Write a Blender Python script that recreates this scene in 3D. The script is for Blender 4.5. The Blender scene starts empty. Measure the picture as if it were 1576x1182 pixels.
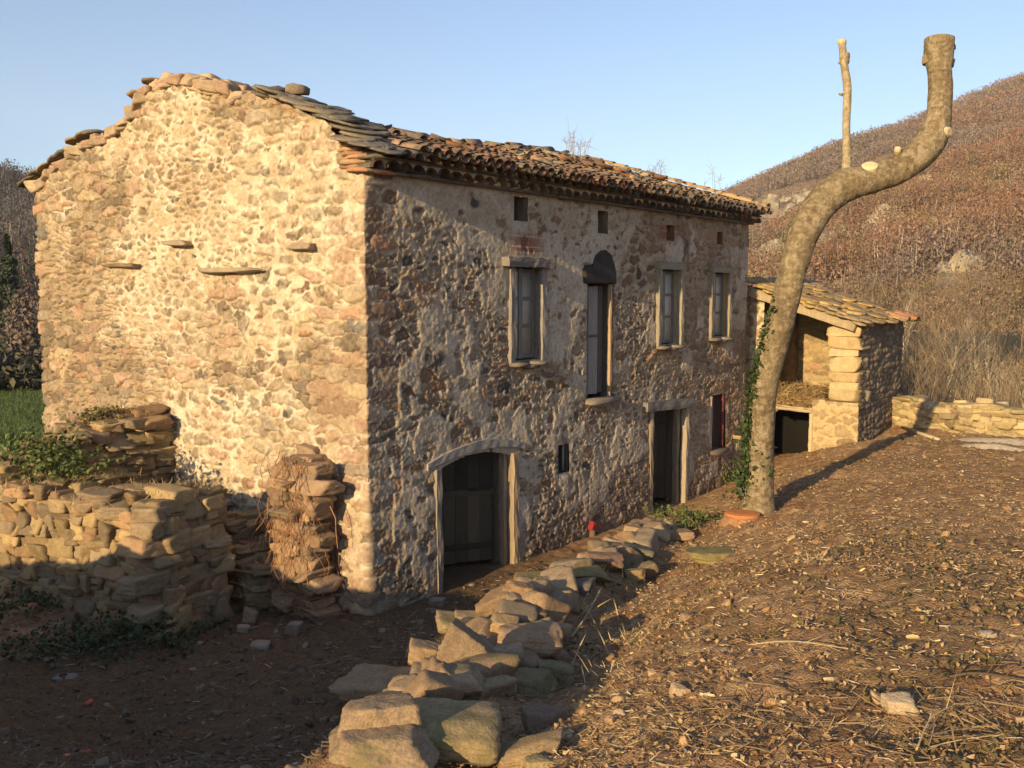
import bpy, math, random
import numpy as np
from mathutils import Vector

# ------------------------------------------------------------------ camera, sky, sun, exposure
SC = bpy.context.scene
COL = bpy.context.scene.collection
FOC = 1470.0                      # focal length in pixels of the 1576 px wide photograph
PITCH = math.atan(137 / FOC)
HEAD = math.radians(37.8)         # angle between the view and the long front of the house
SUN_EL = math.radians(15.0)
SUN_GRAZE = math.radians(3.6)     # the sun rakes along the front wall
F0 = np.array([math.cos(HEAD), math.sin(HEAD), 0.0])
RIGHT = np.array([math.sin(HEAD), -math.cos(HEAD), 0.0])
ZUP = np.array([0, 0, 1.0])
FWD = F0 * math.cos(PITCH) - ZUP * math.sin(PITCH)
CUP = F0 * math.sin(PITCH) + ZUP * math.cos(PITCH)
CAM = -(F0 * 11.5 + RIGHT * (-0.1530 * 11.5)); CAM[2] = 3.887

cam_data = bpy.data.cameras.new('camera')
cam = bpy.data.objects.new('camera', cam_data); COL.objects.link(cam)
cam.location = CAM
cam.rotation_euler = (math.pi / 2 - PITCH, 0, HEAD - math.pi / 2)
cam_data.sensor_width = 36; cam_data.lens = 36 * FOC / 1576
cam_data.clip_end = 5000; cam_data.clip_start = 0.05
SC.camera = cam

sun_dir = np.array([math.cos(SUN_EL) * math.cos(SUN_GRAZE), math.cos(SUN_EL) * math.sin(SUN_GRAZE), -math.sin(SUN_EL)])  # way the light travels
world = bpy.data.worlds.new('World'); SC.world = world; world.use_nodes = True
wn = world.node_tree.nodes; wl = world.node_tree.links
bg = wn['Background']
sky = wn.new('ShaderNodeTexSky'); sky.sky_type = 'NISHITA'; sky.sun_disc = False
sky.sun_elevation = SUN_EL
sky.sun_rotation = math.atan2(-sun_dir[0], -sun_dir[1])
sky.air_density = 0.9; sky.dust_density = 0.9; sky.ozone_density = 2.3; sky.altitude = 500
wl.new(sky.outputs[0], bg.inputs[0]); bg.inputs[1].default_value = 0.115

sd = bpy.data.lights.new('sun', 'SUN'); sd.energy = 5.0; sd.angle = math.radians(0.5); sd.color = (1.0, 0.735, 0.385)
so = bpy.data.objects.new('sun', sd); COL.objects.link(so)
so.rotation_euler = Vector(sun_dir.tolist()).to_track_quat('-Z', 'Y').to_euler()
so.location = (-20, -4, 20)
SC.view_settings.view_transform = 'Standard'; SC.view_settings.look = 'None'
SC.view_settings.exposure = 0.93; SC.view_settings.gamma = 1.0

# ------------------------------------------------------------------ measuring helpers
def ray(px, py):
    return FWD + ((px - 788) / FOC) * RIGHT + ((591 - py) / FOC) * CUP
def on_axis(px, py, axis, val):
    r = ray(px, py); return CAM + r * ((val - CAM[axis]) / r[axis])
def on_front(px, py, y=0.0): return on_axis(px, py, 1, y)
def on_gable(px, py, x=0.0): return on_axis(px, py, 0, x)

# ------------------------------------------------------------------ noise
def hsh(ix, iy, seed=0):
    ix = np.asarray(ix).astype(np.int64).astype(np.uint64); iy = np.asarray(iy).astype(np.int64).astype(np.uint64)
    M = np.uint64(0xffffffff)
    h = (ix * np.uint64(374761393) + iy * np.uint64(668265263) + np.uint64(seed * 1442695 + 12345)) & M
    h = ((h ^ (h >> np.uint64(13))) * np.uint64(1274126177)) & M
    h = ((h ^ (h >> np.uint64(15))) * np.uint64(2246822519)) & M
    h = h ^ (h >> np.uint64(16))
    return (h & np.uint64(0xffffff)).astype(np.float64) / float(0xffffff)
def vn(x, y, seed=0):
    x = np.asarray(x, float); y = np.asarray(y, float)
    ix = np.floor(x); iy = np.floor(y); fx = x - ix; fy = y - iy
    fx = fx * fx * fx * (fx * (fx * 6 - 15) + 10); fy = fy * fy * fy * (fy * (fy * 6 - 15) + 10)
    a = hsh(ix, iy, seed); b = hsh(ix + 1, iy, seed); c = hsh(ix, iy + 1, seed); d = hsh(ix + 1, iy + 1, seed)
    return (a * (1 - fx) + b * fx) * (1 - fy) + (c * (1 - fx) + d * fx) * fy
def fbm(x, y, seed=0, o=4):
    s = 0; a = .5; n = 0
    for k in range(o):
        s = s + a * vn(x * 2 ** k + k * 17.3, y * 2 ** k - k * 9.1, seed + k); n += a; a *= .5
    return s / n
def n3(P, seed=0):
    return (vn(P[:, 0] + 3.1 * P[:, 2], P[:, 1] - 1.7 * P[:, 2], seed) + vn(P[:, 1] + 2.3 * P[:, 0] + 9, P[:, 2] * 1.3 - P[:, 0], seed + 7) + vn(P[:, 2] - 1.1 * P[:, 1] + 5, P[:, 0] * 1.2 + .7 * P[:, 2], seed + 13)) / 3
def sst(a, b, x):
    t = np.clip((x - a) / (b - a), 0, 1); return t * t * (3 - 2 * t)
def mix(a, b, t):
    a = np.asarray(a, float); b = np.asarray(b, float); t = np.asarray(t, float)
    return a + (b - a) * t[..., None]

# ------------------------------------------------------------------ mesh helpers
def make_mesh(name, V, Fs, colr=None, smooth=True):
    me = bpy.data.meshes.new(name)
    V = np.asarray(V, np.float32); Fs = [np.asarray(f, np.int32) for f in Fs if len(f)]
    me.vertices.add(len(V)); me.vertices.foreach_set('co', V.ravel())
    tot = sum(f.size for f in Fs); me.loops.add(tot)
    me.loops.foreach_set('vertex_index', np.concatenate([f.ravel() for f in Fs]))
    starts = []; tots = []; p = 0
    for f in Fs:
        k = f.shape[1]; starts.append(p + np.arange(len(f)) * k); tots.append(np.full(len(f), k)); p += f.size
    st = np.concatenate(starts).astype(np.int32); tt = np.concatenate(tots).astype(np.int32)
    me.polygons.add(len(st)); me.polygons.foreach_set('loop_start', st); me.polygons.foreach_set('loop_total', tt)
    me.polygons.foreach_set('use_smooth', np.full(len(st), bool(smooth)))
    if colr is not None:
        at = me.attributes.new('Col', 'FLOAT_COLOR', 'POINT')
        c = np.ones((len(V), 4), np.float32); c[:, :3] = colr
        at.data.foreach_set('color', c.ravel())
    me.update(calc_edges=True); me.validate()
    return me

class Acc:
    """collects pieces of ONE mesh"""
    def __init__(s): s.V = []; s.F = {}; s.C = []; s.n = 0
    def add(s, V, F, c=(.3, .3, .3)):
        V = np.asarray(V, float); c = np.asarray(c, float)
        if c.ndim == 1: c = np.tile(c, (len(V), 1))
        s.V.append(V); s.C.append(c)
        for f in (F if isinstance(F, list) else [F]):
            f = np.asarray(f)
            if len(f): s.F.setdefault(f.shape[1], []).append(f + s.n)
        s.n += len(V)
    def build(s, name, mat, parent=None, smooth=True, origin=None):
        V = np.concatenate(s.V)
        if origin is not None: V = V - np.asarray(origin)
        me = make_mesh(name, V, [np.concatenate(f) for f in s.F.values()], np.concatenate(s.C), smooth)
        me.materials.append(mat)
        o = bpy.data.objects.new(name, me); COL.objects.link(o)
        if origin is not None: o.location = tuple(origin)
        if parent is not None:
            o.parent = parent
            pw = world_loc(parent)
            o.location = tuple((np.asarray(origin) if origin is not None else 0) - pw)
        return o
def world_loc(o):
    p = np.array(o.location)
    while o.parent is not None:
        o = o.parent; p = p + np.array(o.location)
    return p
def tag(o, label=None, cat=None, group=None, kind=None):
    if label: o['label'] = label
    if cat: o['category'] = cat
    if group: o['group'] = group
    if kind: o['kind'] = kind
    return o
def empty(name, loc, label, cat, group=None):
    o = bpy.data.objects.new(name, None); COL.objects.link(o); o.location = tuple(loc); o.empty_display_size = .2
    return tag(o, label, cat, group)
def grid_faces(nu, nv):
    i, j = np.meshgrid(np.arange(nu - 1), np.arange(nv - 1), indexing='ij')
    a = (i * nv + j).ravel(); return np.stack([a, a + nv, a + nv + 1, a + 1], 1)
BOXF = np.array([[0, 1, 3, 2], [4, 6, 7, 5], [0, 4, 5, 1], [2, 3, 7, 6], [0, 2, 6, 4], [1, 5, 7, 3]])
def box(acc, lo, hi, c, jit=0.0, seed=0, M=None):
    lo = np.asarray(lo, float); hi = np.asarray(hi, float)
    V = np.array([[lo[0] if not a else hi[0], lo[1] if not b else hi[1], lo[2] if not d else hi[2]] for a in (0, 1) for b in (0, 1) for d in (0, 1)])
    if jit: V = V + (np.random.RandomState(seed).rand(8, 3) - .5) * jit
    if M is not None: V = M(V)
    acc.add(V, BOXF, c)
def beam(acc, p0, p1, w, h, c, seed=0, up=(0, 0, 1), jit=.007, seg=14, sag=0.0):
    """a rough squared timber: four long faces cut in short lengths, worn and slightly crooked, ends closed"""
    p0 = np.asarray(p0, float); p1 = np.asarray(p1, float); d = p1 - p0; L = np.linalg.norm(d); d /= L
    up = np.asarray(up, float); s = np.cross(d, up); s /= np.linalg.norm(s); u = np.cross(s, d)
    ang = [(-1, -.93), (-.94, -1), (0, -1), (.94, -1), (1, -.93), (1, 0), (1, .93), (.94, 1), (0, 1), (-.94, 1), (-1, .93), (-1, 0)]
    n = len(ang); V = []; t = np.linspace(0, 1, seg)
    for k, tt in enumerate(t):
        for q, (a, b) in enumerate(ang):
            j = (hsh(q * 7 + seed * 31, k, seed) - .5) * 2 * jit
            wv = (vn(k * .45, q * .2, seed) - .5) * 3 * jit
            V.append(p0 + d * L * tt + s * (a * (w / 2 + j) + wv) + u * (b * (h / 2 + j) - sag * 4 * tt * (1 - tt)))
    V = np.array(V); F = []
    for k in range(seg - 1):
        for q in range(n):
            F.append([k * n + q, k * n + (q + 1) % n, (k + 1) * n + (q + 1) % n, (k + 1) * n + q])
    V = np.concatenate([V, V[:n].mean(0)[None], V[-n:].mean(0)[None]]); m = len(V)
    T = [[m - 2, (q + 1) % n, q] for q in range(n)] + [[m - 1, (seg - 1) * n + q, (seg - 1) * n + (q + 1) % n] for q in range(n)]
    cc = np.tile(np.asarray(c, float), (m, 1)); st = (hsh(np.arange(m) % n, 3, seed) - .5)
    cc = cc * (1 + .5 * st)[:, None]
    acc.add(V, [np.array(F), np.array(T)], cc)
def tube(P, R, n=10, seed=0, rough=0.0):
    """swept tube through points P with radii R; returns V, F (quads) and end caps"""
    P = np.asarray(P, float); R = np.asarray(R, float); m = len(P)
    T = np.gradient(P, axis=0); T /= np.linalg.norm(T, axis=1)[:, None] + 1e-9
    ref = np.array([.31, .95, .05]) if abs(T[0] @ np.array([.31, .95, .05])) < .9 else np.array([1., 0, 0])
    V = []
    s = np.cross(T[0], ref); s /= np.linalg.norm(s)
    for k in range(m):
        s = s - T[k] * (s @ T[k]); s /= np.linalg.norm(s); b = np.cross(T[k], s)
        a = np.linspace(0, 2 * math.pi, n, endpoint=False)
        r = R[k] * np.ones(n)
        if rough:
            r = r * (1 + rough * (vn(a * 1.9 + 7, k * .35 + a * 0, seed) + vn(a * 5, k * .9 + a * 0, seed + 1) * .5 - .75) * (1 + 0 * a))
        V.append(P[k] + np.outer(np.cos(a) * r, s) + np.outer(np.sin(a) * r, b))
    V = np.concatenate(V); F = []
    k, q = np.meshgrid(np.arange(m - 1), np.arange(n), indexing='ij'); k = k.ravel(); q = q.ravel()
    F = np.stack([k * n + q, k * n + (q + 1) % n, (k + 1) * n + (q + 1) % n, (k + 1) * n + q], 1)
    V = np.concatenate([V, P[:1], P[-1:]]); e = len(V)
    q = np.arange(n)
    Tt = np.concatenate([np.stack([np.full(n, e - 2), (q + 1) % n, q], 1), np.stack([np.full(n, e - 1), (m - 1) * n + q, (m - 1) * n + (q + 1) % n], 1)])
    return V, [F, Tt]

def ico(sub):
    t = (1 + 5 ** .5) / 2
    V = [(-1, t, 0), (1, t, 0), (-1, -t, 0), (1, -t, 0), (0, -1, t), (0, 1, t), (0, -1, -t), (0, 1, -t), (t, 0, -1), (t, 0, 1), (-t, 0, -1), (-t, 0, 1)]
    F = [(0, 11, 5), (0, 5, 1), (0, 1, 7), (0, 7, 10), (0, 10, 11), (1, 5, 9), (5, 11, 4), (11, 10, 2), (10, 7, 6), (7, 1, 8), (3, 9, 4), (3, 4, 2), (3, 2, 6), (3, 6, 8), (3, 8, 9), (4, 9, 5), (2, 4, 11), (6, 2, 10), (8, 6, 7), (9, 8, 1)]
    V = [np.array(v) / np.linalg.norm(v) for v in V]
    for _ in range(sub):
        mid = {}; G = []
        def m(a, b):
            k = (min(a, b), max(a, b))
            if k not in mid:
                v = V[a] + V[b]; V.append(v / np.linalg.norm(v)); mid[k] = len(V) - 1
            return mid[k]
        for a, b, c in F:
            x, y, z = m(a, b), m(b, c), m(c, a); G += [(a, x, z), (b, y, x), (c, z, y), (x, y, z)]
        F = G
    return np.array(V), np.array(F)
ICO = {k: ico(k) for k in (1, 2, 3, 4)}
def rock(size, seed, sub=3, ang=9, rough=.05, lo=.72):
    """an angular fieldstone: a ball cut by random planes, then roughened"""
    D, F = ICO[sub]; rs = np.random.RandomState(seed)
    N = rs.randn(ang, 3); N /= np.linalg.norm(N, axis=1)[:, None]
    N = np.concatenate([N, np.eye(3), -np.eye(3)]) ; N[-6:] += rs.randn(6, 3) * .16; N /= np.linalg.norm(N, axis=1)[:, None]
    d = np.concatenate([lo + .3 * rs.rand(ang), .62 + .16 * rs.rand(6)])
    dots = D @ N.T
    r = np.where(dots > .05, d / np.maximum(dots, .05), 9)
    k = 30.0
    rr = -np.log(np.exp(-k * np.minimum(r, 3)).sum(1)) / k
    P = D * rr[:, None]
    P = P * (1 + rough * 2 * (n3(D * 2.2 + seed * .37, seed) - .5) + rough * 1.2 * (n3(D * 6 + seed, seed + 3) - .5) + rough * .6 * (n3(D * 14 + seed, seed + 5) - .5))[:, None]
    return P * np.asarray(size) / 1.4, F
def rotm(rx, ry, rz):
    cx, sx, cy, sy, cz, sz = math.cos(rx), math.sin(rx), math.cos(ry), math.sin(ry), math.cos(rz), math.sin(rz)
    return np.array([[cz, -sz, 0], [sz, cz, 0], [0, 0, 1]]) @ np.array([[cy, 0, sy], [0, 1, 0], [-sy, 0, cy]]) @ np.array([[1, 0, 0], [0, cx, -sx], [0, sx, cx]])

# ------------------------------------------------------------------ materials
def mat(name, scale=20, var=.35, bump=.4, bdist=.02, rough=.92, attr=True, base=(.3, .3, .3), spec=.25, stretch=(1, 1, 1), moss=None, fine=6.0):
    m = bpy.data.materials.new(name); m.use_nodes = True; nt = m.node_tree; N = nt.nodes; L = nt.links
    b = N['Principled BSDF']; b.inputs['Roughness'].default_value = rough; b.inputs['Specular IOR Level'].default_value = spec
    tc = N.new('ShaderNodeNewGeometry'); mp = N.new('ShaderNodeMapping'); mp.inputs['Scale'].default_value = stretch
    L.new(tc.outputs['Position'], mp.inputs['Vector'])
    if attr:
        a = N.new('ShaderNodeAttribute'); a.attribute_name = 'Col'; src = a.outputs['Color']
    else:
        a = N.new('ShaderNodeRGB'); a.outputs[0].default_value = (*base, 1); src = a.outputs[0]
    n1 = N.new('ShaderNodeTexNoise'); n1.inputs['Scale'].default_value = scale; n1.inputs['Detail'].default_value = 6; n1.inputs['Roughness'].default_value = .65
    n2 = N.new('ShaderNodeTexNoise'); n2.inputs['Scale'].default_value = scale * fine; n2.inputs['Detail'].default_value = 3
    L.new(mp.outputs[0], n1.inputs['Vector']); L.new(mp.outputs[0], n2.inputs['Vector'])
    ad = N.new('ShaderNodeMath'); ad.operation = 'ADD'; L.new(n1.outputs[0], ad.inputs[0]); L.new(n2.outputs[0], ad.inputs[1])
    mr = N.new('ShaderNodeMapRange'); mr.inputs[1].default_value = .6; mr.inputs[2].default_value = 1.4
    mr.inputs[3].default_value = 1 - var; mr.inputs[4].default_value = 1 + var; L.new(ad.outputs[0], mr.inputs[0])
    mu = N.new('ShaderNodeVectorMath'); mu.operation = 'SCALE'; L.new(src, mu.inputs[0]); L.new(mr.outputs[0], mu.inputs['Scale'])
    out = mu.outputs[0]
    if moss:
        n3_ = N.new('ShaderNodeTexNoise'); n3_.inputs['Scale'].default_value = moss[1]; n3_.inputs['Detail'].default_value = 5
        L.new(mp.outputs[0], n3_.inputs['Vector'])
        r2 = N.new('ShaderNodeMapRange'); r2.inputs[1].default_value = moss[2]; r2.inputs[2].default_value = moss[2] + .12; r2.clamp = True
        L.new(n3_.outputs[0], r2.inputs[0])
        mx = N.new('ShaderNodeMix'); mx.data_type = 'RGBA'; L.new(r2.outputs[0], mx.inputs[0])
        L.new(out, mx.inputs[6]); mx.inputs[7].default_value = (*moss[0], 1); out = mx.outputs[2]
    L.new(out, b.inputs['Base Color'])
    if bump:
        bp = N.new('ShaderNodeBump'); bp.inputs['Strength'].default_value = bump; bp.inputs['Distance'].default_value = bdist
        L.new(ad.outputs[0], bp.inputs['Height']); L.new(bp.outputs[0], b.inputs['Normal'])
    return m
M_WALL = mat('rubble_masonry', 18, .38, .7, .018, fine=5)
M_ROCK = mat('fieldstone', 7, .45, .35, .02, fine=11)
M_MOSS = mat('mossy_fieldstone', 7, .45, .35, .02, moss=((.17, .145, .065), 5.0, .53), fine=9)
M_TILE = mat('clay_tile', 22, .45, .4, .01, moss=((.13, .115, .085), 8.0, .51))
M_SLATE = mat('slate_slab', 12, .5, .8, .02, rough=.9, moss=((.26, .20, .11), 9.0, .54))
M_WOOD = mat('weathered_wood', 9, .45, .5, .006, rough=.85, stretch=(6, 6, .5))
M_WOODH = mat('weathered_timber', 9, .45, .5, .006, rough=.85, stretch=(.8, 5, 6))
M_BARK = mat('bark', 26, .5, .9, .02, fine=3)
M_SOIL = mat('bare_soil', 14, .5, .8, .03, rough=1.0, spec=.1, fine=5)
M_LEAF = mat('leaf', 30, .3, 0, rough=.6, spec=.35)
M_TWIG = mat('twig', 40, .3, 0, rough=.9, spec=.15)
M_HILL = mat('hillside', .12, .35, .4, 1.0, rough=1.0, spec=.05)
M_WOODLAND = mat('bare_woodland', .25, .3, 0, rough=1.0, spec=.05)
M_PANE = mat('pale_pane', 7, .35, 0, rough=.55, spec=.3)

# ------------------------------------------------------------------ the ground
CP = np.array([
 # strip along the front wall
 (-.3, -.3, 0), (1.2, -.3, -.06), (3, -.3, -.03), (5, -.3, .0), (7.5, -.3, -.02), (9.5, -.3, .05), (11, -.3, .22),
 (1.5, -1.2, .02), (3.6, -1.1, .12), (6, -1.2, .2), (8, -1.2, .32), (10, -1.2, .5),
 # inside and behind the house
 (2, 2, -.08), (6, 2, -.05), (9, 2, 0), (2, 6, -.1), (6, 6, -.1), (10, 6, 0), (0, 9, -.1), (10, 10, 0), (3, 12, -.1), (-4, 10, -.05),
 # annex and back wall
 (11.6, -.8, .45), (11.5, -2.3, .95), (12.8, -1, .45), (14, -2.2, 1.0), (-.85, -3.95, .80), (1.45, -3.4, .70), (-2.6, -4.95, 1.2), (13.3, -4, 1.05), (13.3, -7, 1.15), (13.3, -11, 1.2), (14, 2, .3),
 # tree and upper ground
 (4.66, -3.0, .80), (6.5, -2.6, .82), (8.5, -2.6, .88), (3.8, -1.9, .45), (8, -5, 1.15), (10.5, -4, 1.05), (4, -5.5, 1.35), (1.5, -4.6, 1.28), (1, -7, 1.72),
 (-1, -5.2, 1.5), (-3, -6.2, 1.78), (-3.9, -7.7, 2.0), (-8, -8.4, 2.28), (-8, -11, 2.3), (-3, -11, 2.0), (4, -11, 1.6), (8, -9, 1.35), (-11, -9, 2.5),
 # yard below the stone heap
 (-1.1, -3.0, .68), (-4.3, -4.5, 1.15), (1.2, -2.3, .42), (-2.6, -2.6, .42), (-3.6, -3.2, .62), (-1.2, -1, .1), (-3, -1.2, .2), (-4.7, -.6, .25), (-4.4, -2.2, .5),
 (-2.1, 1.1, .0), (-3.4, 1.5, .1), (-1, 2.5, .0), (-2.6, 3.7, .03), (-4.6, 1.5, .3), (-3.5, 5.5, .1), (-1, 6, 0),
 # unseen bank on the near side of the yard, shaped to shade it
 (-6.6, -1.2, 1.98), (-6.6, .1, 1.95), (-6.6, 1.1, 2.2), (-6.7, 2.3, 1.7), (-7.5, .5, 2.2), (-6.7, -3.2, 1.88), (-6.3, -5.4, 1.68), (-9, -2, 2.4), (-9, 3, 2.3), (-6.6, 3.6, 1.0), (-6.6, 4.8, .8), (-8, 7, 1.2), (-6.5, 8, .5), (-12, 0, 2.3), (-12, -5, 2.5),
])
def _tps(r2): return np.where(r2 > 1e-9, .5 * r2 * np.log(np.maximum(r2, 1e-9)), 0)
_n = len(CP); _A = np.zeros((_n + 3, _n + 3))
_A[:_n, :_n] = _tps(((CP[:, None, :2] - CP[None, :, :2]) ** 2).sum(2)) + np.eye(_n) * .02
_A[:_n, _n] = 1; _A[:_n, _n + 1:] = CP[:, :2]; _A[_n:, :_n] = _A[:_n, _n:].T
_W = np.linalg.solve(_A, np.concatenate([CP[:, 2], np.zeros(3)]))
HEAP = np.array([(-4.7, -4.95), (-3.0, -4.15), (-1.1, -3.2), (1.2, -2.6), (3.0, -2.1), (4.0, -1.8)])
def heap_dist(x, y):
    d = np.full(np.shape(x), 9.0); s = np.zeros(np.shape(x))
    for i in range(len(HEAP) - 1):
        a = HEAP[i]; b = HEAP[i + 1]; ab = b - a
        t = np.clip(((x - a[0]) * ab[0] + (y - a[1]) * ab[1]) / (ab @ ab), 0, 1)
        q = np.hypot(x - a[0] - t * ab[0], y - a[1] - t * ab[1]); s = np.where(q < d, i + t, s); d = np.minimum(d, q)
    return d, s
def zg(x, y, rough=False):
    x = np.asarray(x, float); y = np.asarray(y, float)
    sh = x.shape; X = x.ravel(); Y = y.ravel(); Z = np.zeros(X.shape)
    near = (X > -16) & (X < 20) & (Y > -16) & (Y < 16)
    if near.any():
        xn, yn = X[near], Y[near]; z = _W[_n] + _W[_n + 1] * xn + _W[_n + 2] * yn
        for k in range(_n): z = z + _W[k] * _tps((xn - CP[k, 0]) ** 2 + (yn - CP[k, 1]) ** 2)
        Z[near] = z
    far = np.where(Y > 4, 0.0, 0.0) + sst(-14, -40, Y) * 1.0 - 3.2 * sst(15, 24, X) * sst(8, 0, Y) + sst(-10, -60, X) * 4 - 1.2 * sst(6, 40, Y) * 0
    w = sst(1.0, .72, np.maximum(np.abs(X - 2) / 17, np.abs(Y) / 15))
    Z = Z * w + far * (1 - w)
    d, s = heap_dist(X, Y)
    Z = Z + .28 * sst(.70, .1, d) * sst(5.2, 3.5, s)
    if rough:
        # leave the levels round walls alone; clods and ruts elsewhere
        a = 1 - .6 * sst(.5, .1, np.abs(Y)) * ((X > -.2) & (X < 11))
        Z = Z + a * ((fbm(X * .9, Y * .9, 3) - .5) * .13 + (fbm(X * 3.5, Y * 3.5, 5) - .5) * .075 + (fbm(X * 11, Y * 11, 8, 4) - .5) * .06 + np.maximum(vn(X * 17, Y * 17, 9) - .55, 0) * .05)
        Z = Z + a * .05 * np.abs(fbm(X * 1.6 + Y * .6, Y * 5 - X * 2, 21, 3) - .5) * sst(-2, -4, Y)
    return Z.reshape(sh)
def on_ground(px, py):
    r = ray(px, py); t = np.linspace(1.5, 60, 4000); P = CAM + r * t[:, None]
    k = int(np.argmax(P[:, 2] < zg(P[:, 0], P[:, 1]))); return P[k], t[k]
def axis_pts(a, b, fine, far, grow=1.12):
    c = list(np.arange(a, b, fine)); s = fine; hi = []; lo = []; p = c[-1]
    while p < far: s *= grow; p += s; hi.append(p)
    s = fine; p = c[0]
    while p > -far: s *= grow; p -= s; lo.append(p)
    return np.array(lo[::-1] + c + hi)
gx = axis_pts(-6.0, 14.0, .034, 1300); gy = axis_pts(-9.0, 3.0, .034, 1300)
GX, GY = np.meshgrid(gx, gy, indexing='ij')
GZ = zg(GX, GY, True)
V = np.stack([GX.ravel(), GY.ravel(), GZ.ravel()], 1)
X, Y = V[:, 0], V[:, 1]
patch = fbm(X * .55, Y * .55, 40); p2 = fbm(X * 2.3, Y * 2.3, 41); p3 = fbm(X * 9, Y * 9, 42, 3)
c_soil = mix((.265, .16, .088), (.33, .205, .112), sst(.35, .65, patch))
c_soil = mix(c_soil, np.array((.235, .13, .066)), sst(.5, .68, p2) * .75)
c_soil = mix(c_soil, np.array((.48, .34, .18)), sst(.56, .72, p3) * .45)
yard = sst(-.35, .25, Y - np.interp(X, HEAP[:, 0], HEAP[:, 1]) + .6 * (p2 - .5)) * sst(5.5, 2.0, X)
c_soil = mix(c_soil, np.array((.12, .078, .048)), yard * .9 * (Y < 1.5))  # yard soil painted darker to deepen the shade there
c_soil = mix(c_soil, np.array((.26, .125, .06)), sst(1.3, .4, np.hypot(X - 4.6, Y + 2.4)) * .5)      # reddish earth by the trunk
damp = sst(.48, .60, fbm(X * 1.3 + 4, Y * 1.3, 47)) * sst(-4.5, -6.0, Y) * sst(3, -1, X)
c_soil = mix(c_soil, np.array((.16, .105, .055)), damp * .55)
gr = sst(.50, .62, fbm(X * 1.2, Y * 1.2, 44)) * sst(-1.5, -3.5, Y) * sst(5, 9, X) * .35
c_soil = mix(c_soil, np.array((.19, .165, .06)), gr)
field = sst(5.5, 7.5, Y + .5 * (p2 - .5)) * (X < 40) 
fgrass = mix((.06, .09, .022), (.09, .125, .035), sst(.4, .6, p2))
c_soil = mix(c_soil, fgrass, field * sst(48, 44, np.hypot(X + 8, Y + 8.4)) )
c_soil = mix(c_soil, np.array((.10, .085, .05)), sst(44, 48, np.hypot(X + 8, Y + 8.4)))
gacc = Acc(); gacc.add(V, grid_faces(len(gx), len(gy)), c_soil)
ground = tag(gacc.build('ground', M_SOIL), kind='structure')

# ------------------------------------------------------------------ hills round the valley
def hill_h(a):   # skyline slope (rise over distance), by angle right of the view
    A = [-180, -128, -116, -100, -75, -50, -35, -30, -27, -24, -10, 4, 12, 17.5, 22.6, 28, 40, 60, 100, 150, 180]
    T = [.02, .02, .16, .40, .42, .26, .165, .128, .108, .085, .06, .075, .104, .143, .172, .203, .25, .25, .10, .03, .02]  # high far-left stretch is out of view, raised to shade the left hillside
    return np.interp(a, A, T)
ha = np.radians(np.concatenate([np.arange(-180, -34, 2.0), np.arange(-34, 34, .35), np.arange(34, 181, 2.0)]))
hr = np.concatenate([np.linspace(110, 670, 130), np.linspace(680, 1200, 24)])
def hill_z(a, r):
    crest = 640 + 40 * np.sin(a * 5) ; t = np.clip((r - 100) / (crest - 100), 0, 1)
    H = hill_h(np.degrees(a)) * crest
    base = -3.0 * sst(-.2, .1, a) - .6
    prof = t ** 1.12 * (1 - .0 * t)
    x = r * np.cos(a); y = r * np.sin(a)
    n = (fbm(x / 80, y / 80, 60) - .5) * 34 * np.minimum(t * 3, 1) * (1 - .75 * t ** 4) + (fbm(x / 16, y / 16, 61) - .5) * 6 * np.minimum(t * 5, 1)
    z = base + (H - 3) * prof + n * np.minimum(H / 80, 1)
    return np.where(r > crest, z - (r - crest) * .35, z) + 3.887 * t
def polar(a, r, z):
    h = HEAD - a
    return np.stack([CAM[0] + r * np.cos(h), CAM[1] + r * np.sin(h), z], -1)
HA, HR = np.meshgrid(ha, hr, indexing='ij')
HZ = hill_z(HA, HR)
HV = polar(HA, HR, HZ).reshape(-1, 3)
hx, hy = HV[:, 0], HV[:, 1]
rocky = sst(.54, .62, fbm(hx / 34, hy / 34, 70)) * sst(480, 330, HR.ravel()) * sst(-.1, .1, HA.ravel())
hc = mix((.15, .09, .05), (.21, .15, .07), sst(.35, .65, fbm(hx / 22, hy / 22, 71)))
hc = mix(hc, np.array((.30, .27, .22)), rocky * .6)
hc = mix(hc, np.array((.06, .048, .045)), sst(0, -.3, HA.ravel()))  # left slope colour darkened to stand in for its shade
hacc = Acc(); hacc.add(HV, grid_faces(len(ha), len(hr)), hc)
hill = tag(hacc.build('hills', M_HILL), kind='structure')

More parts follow.
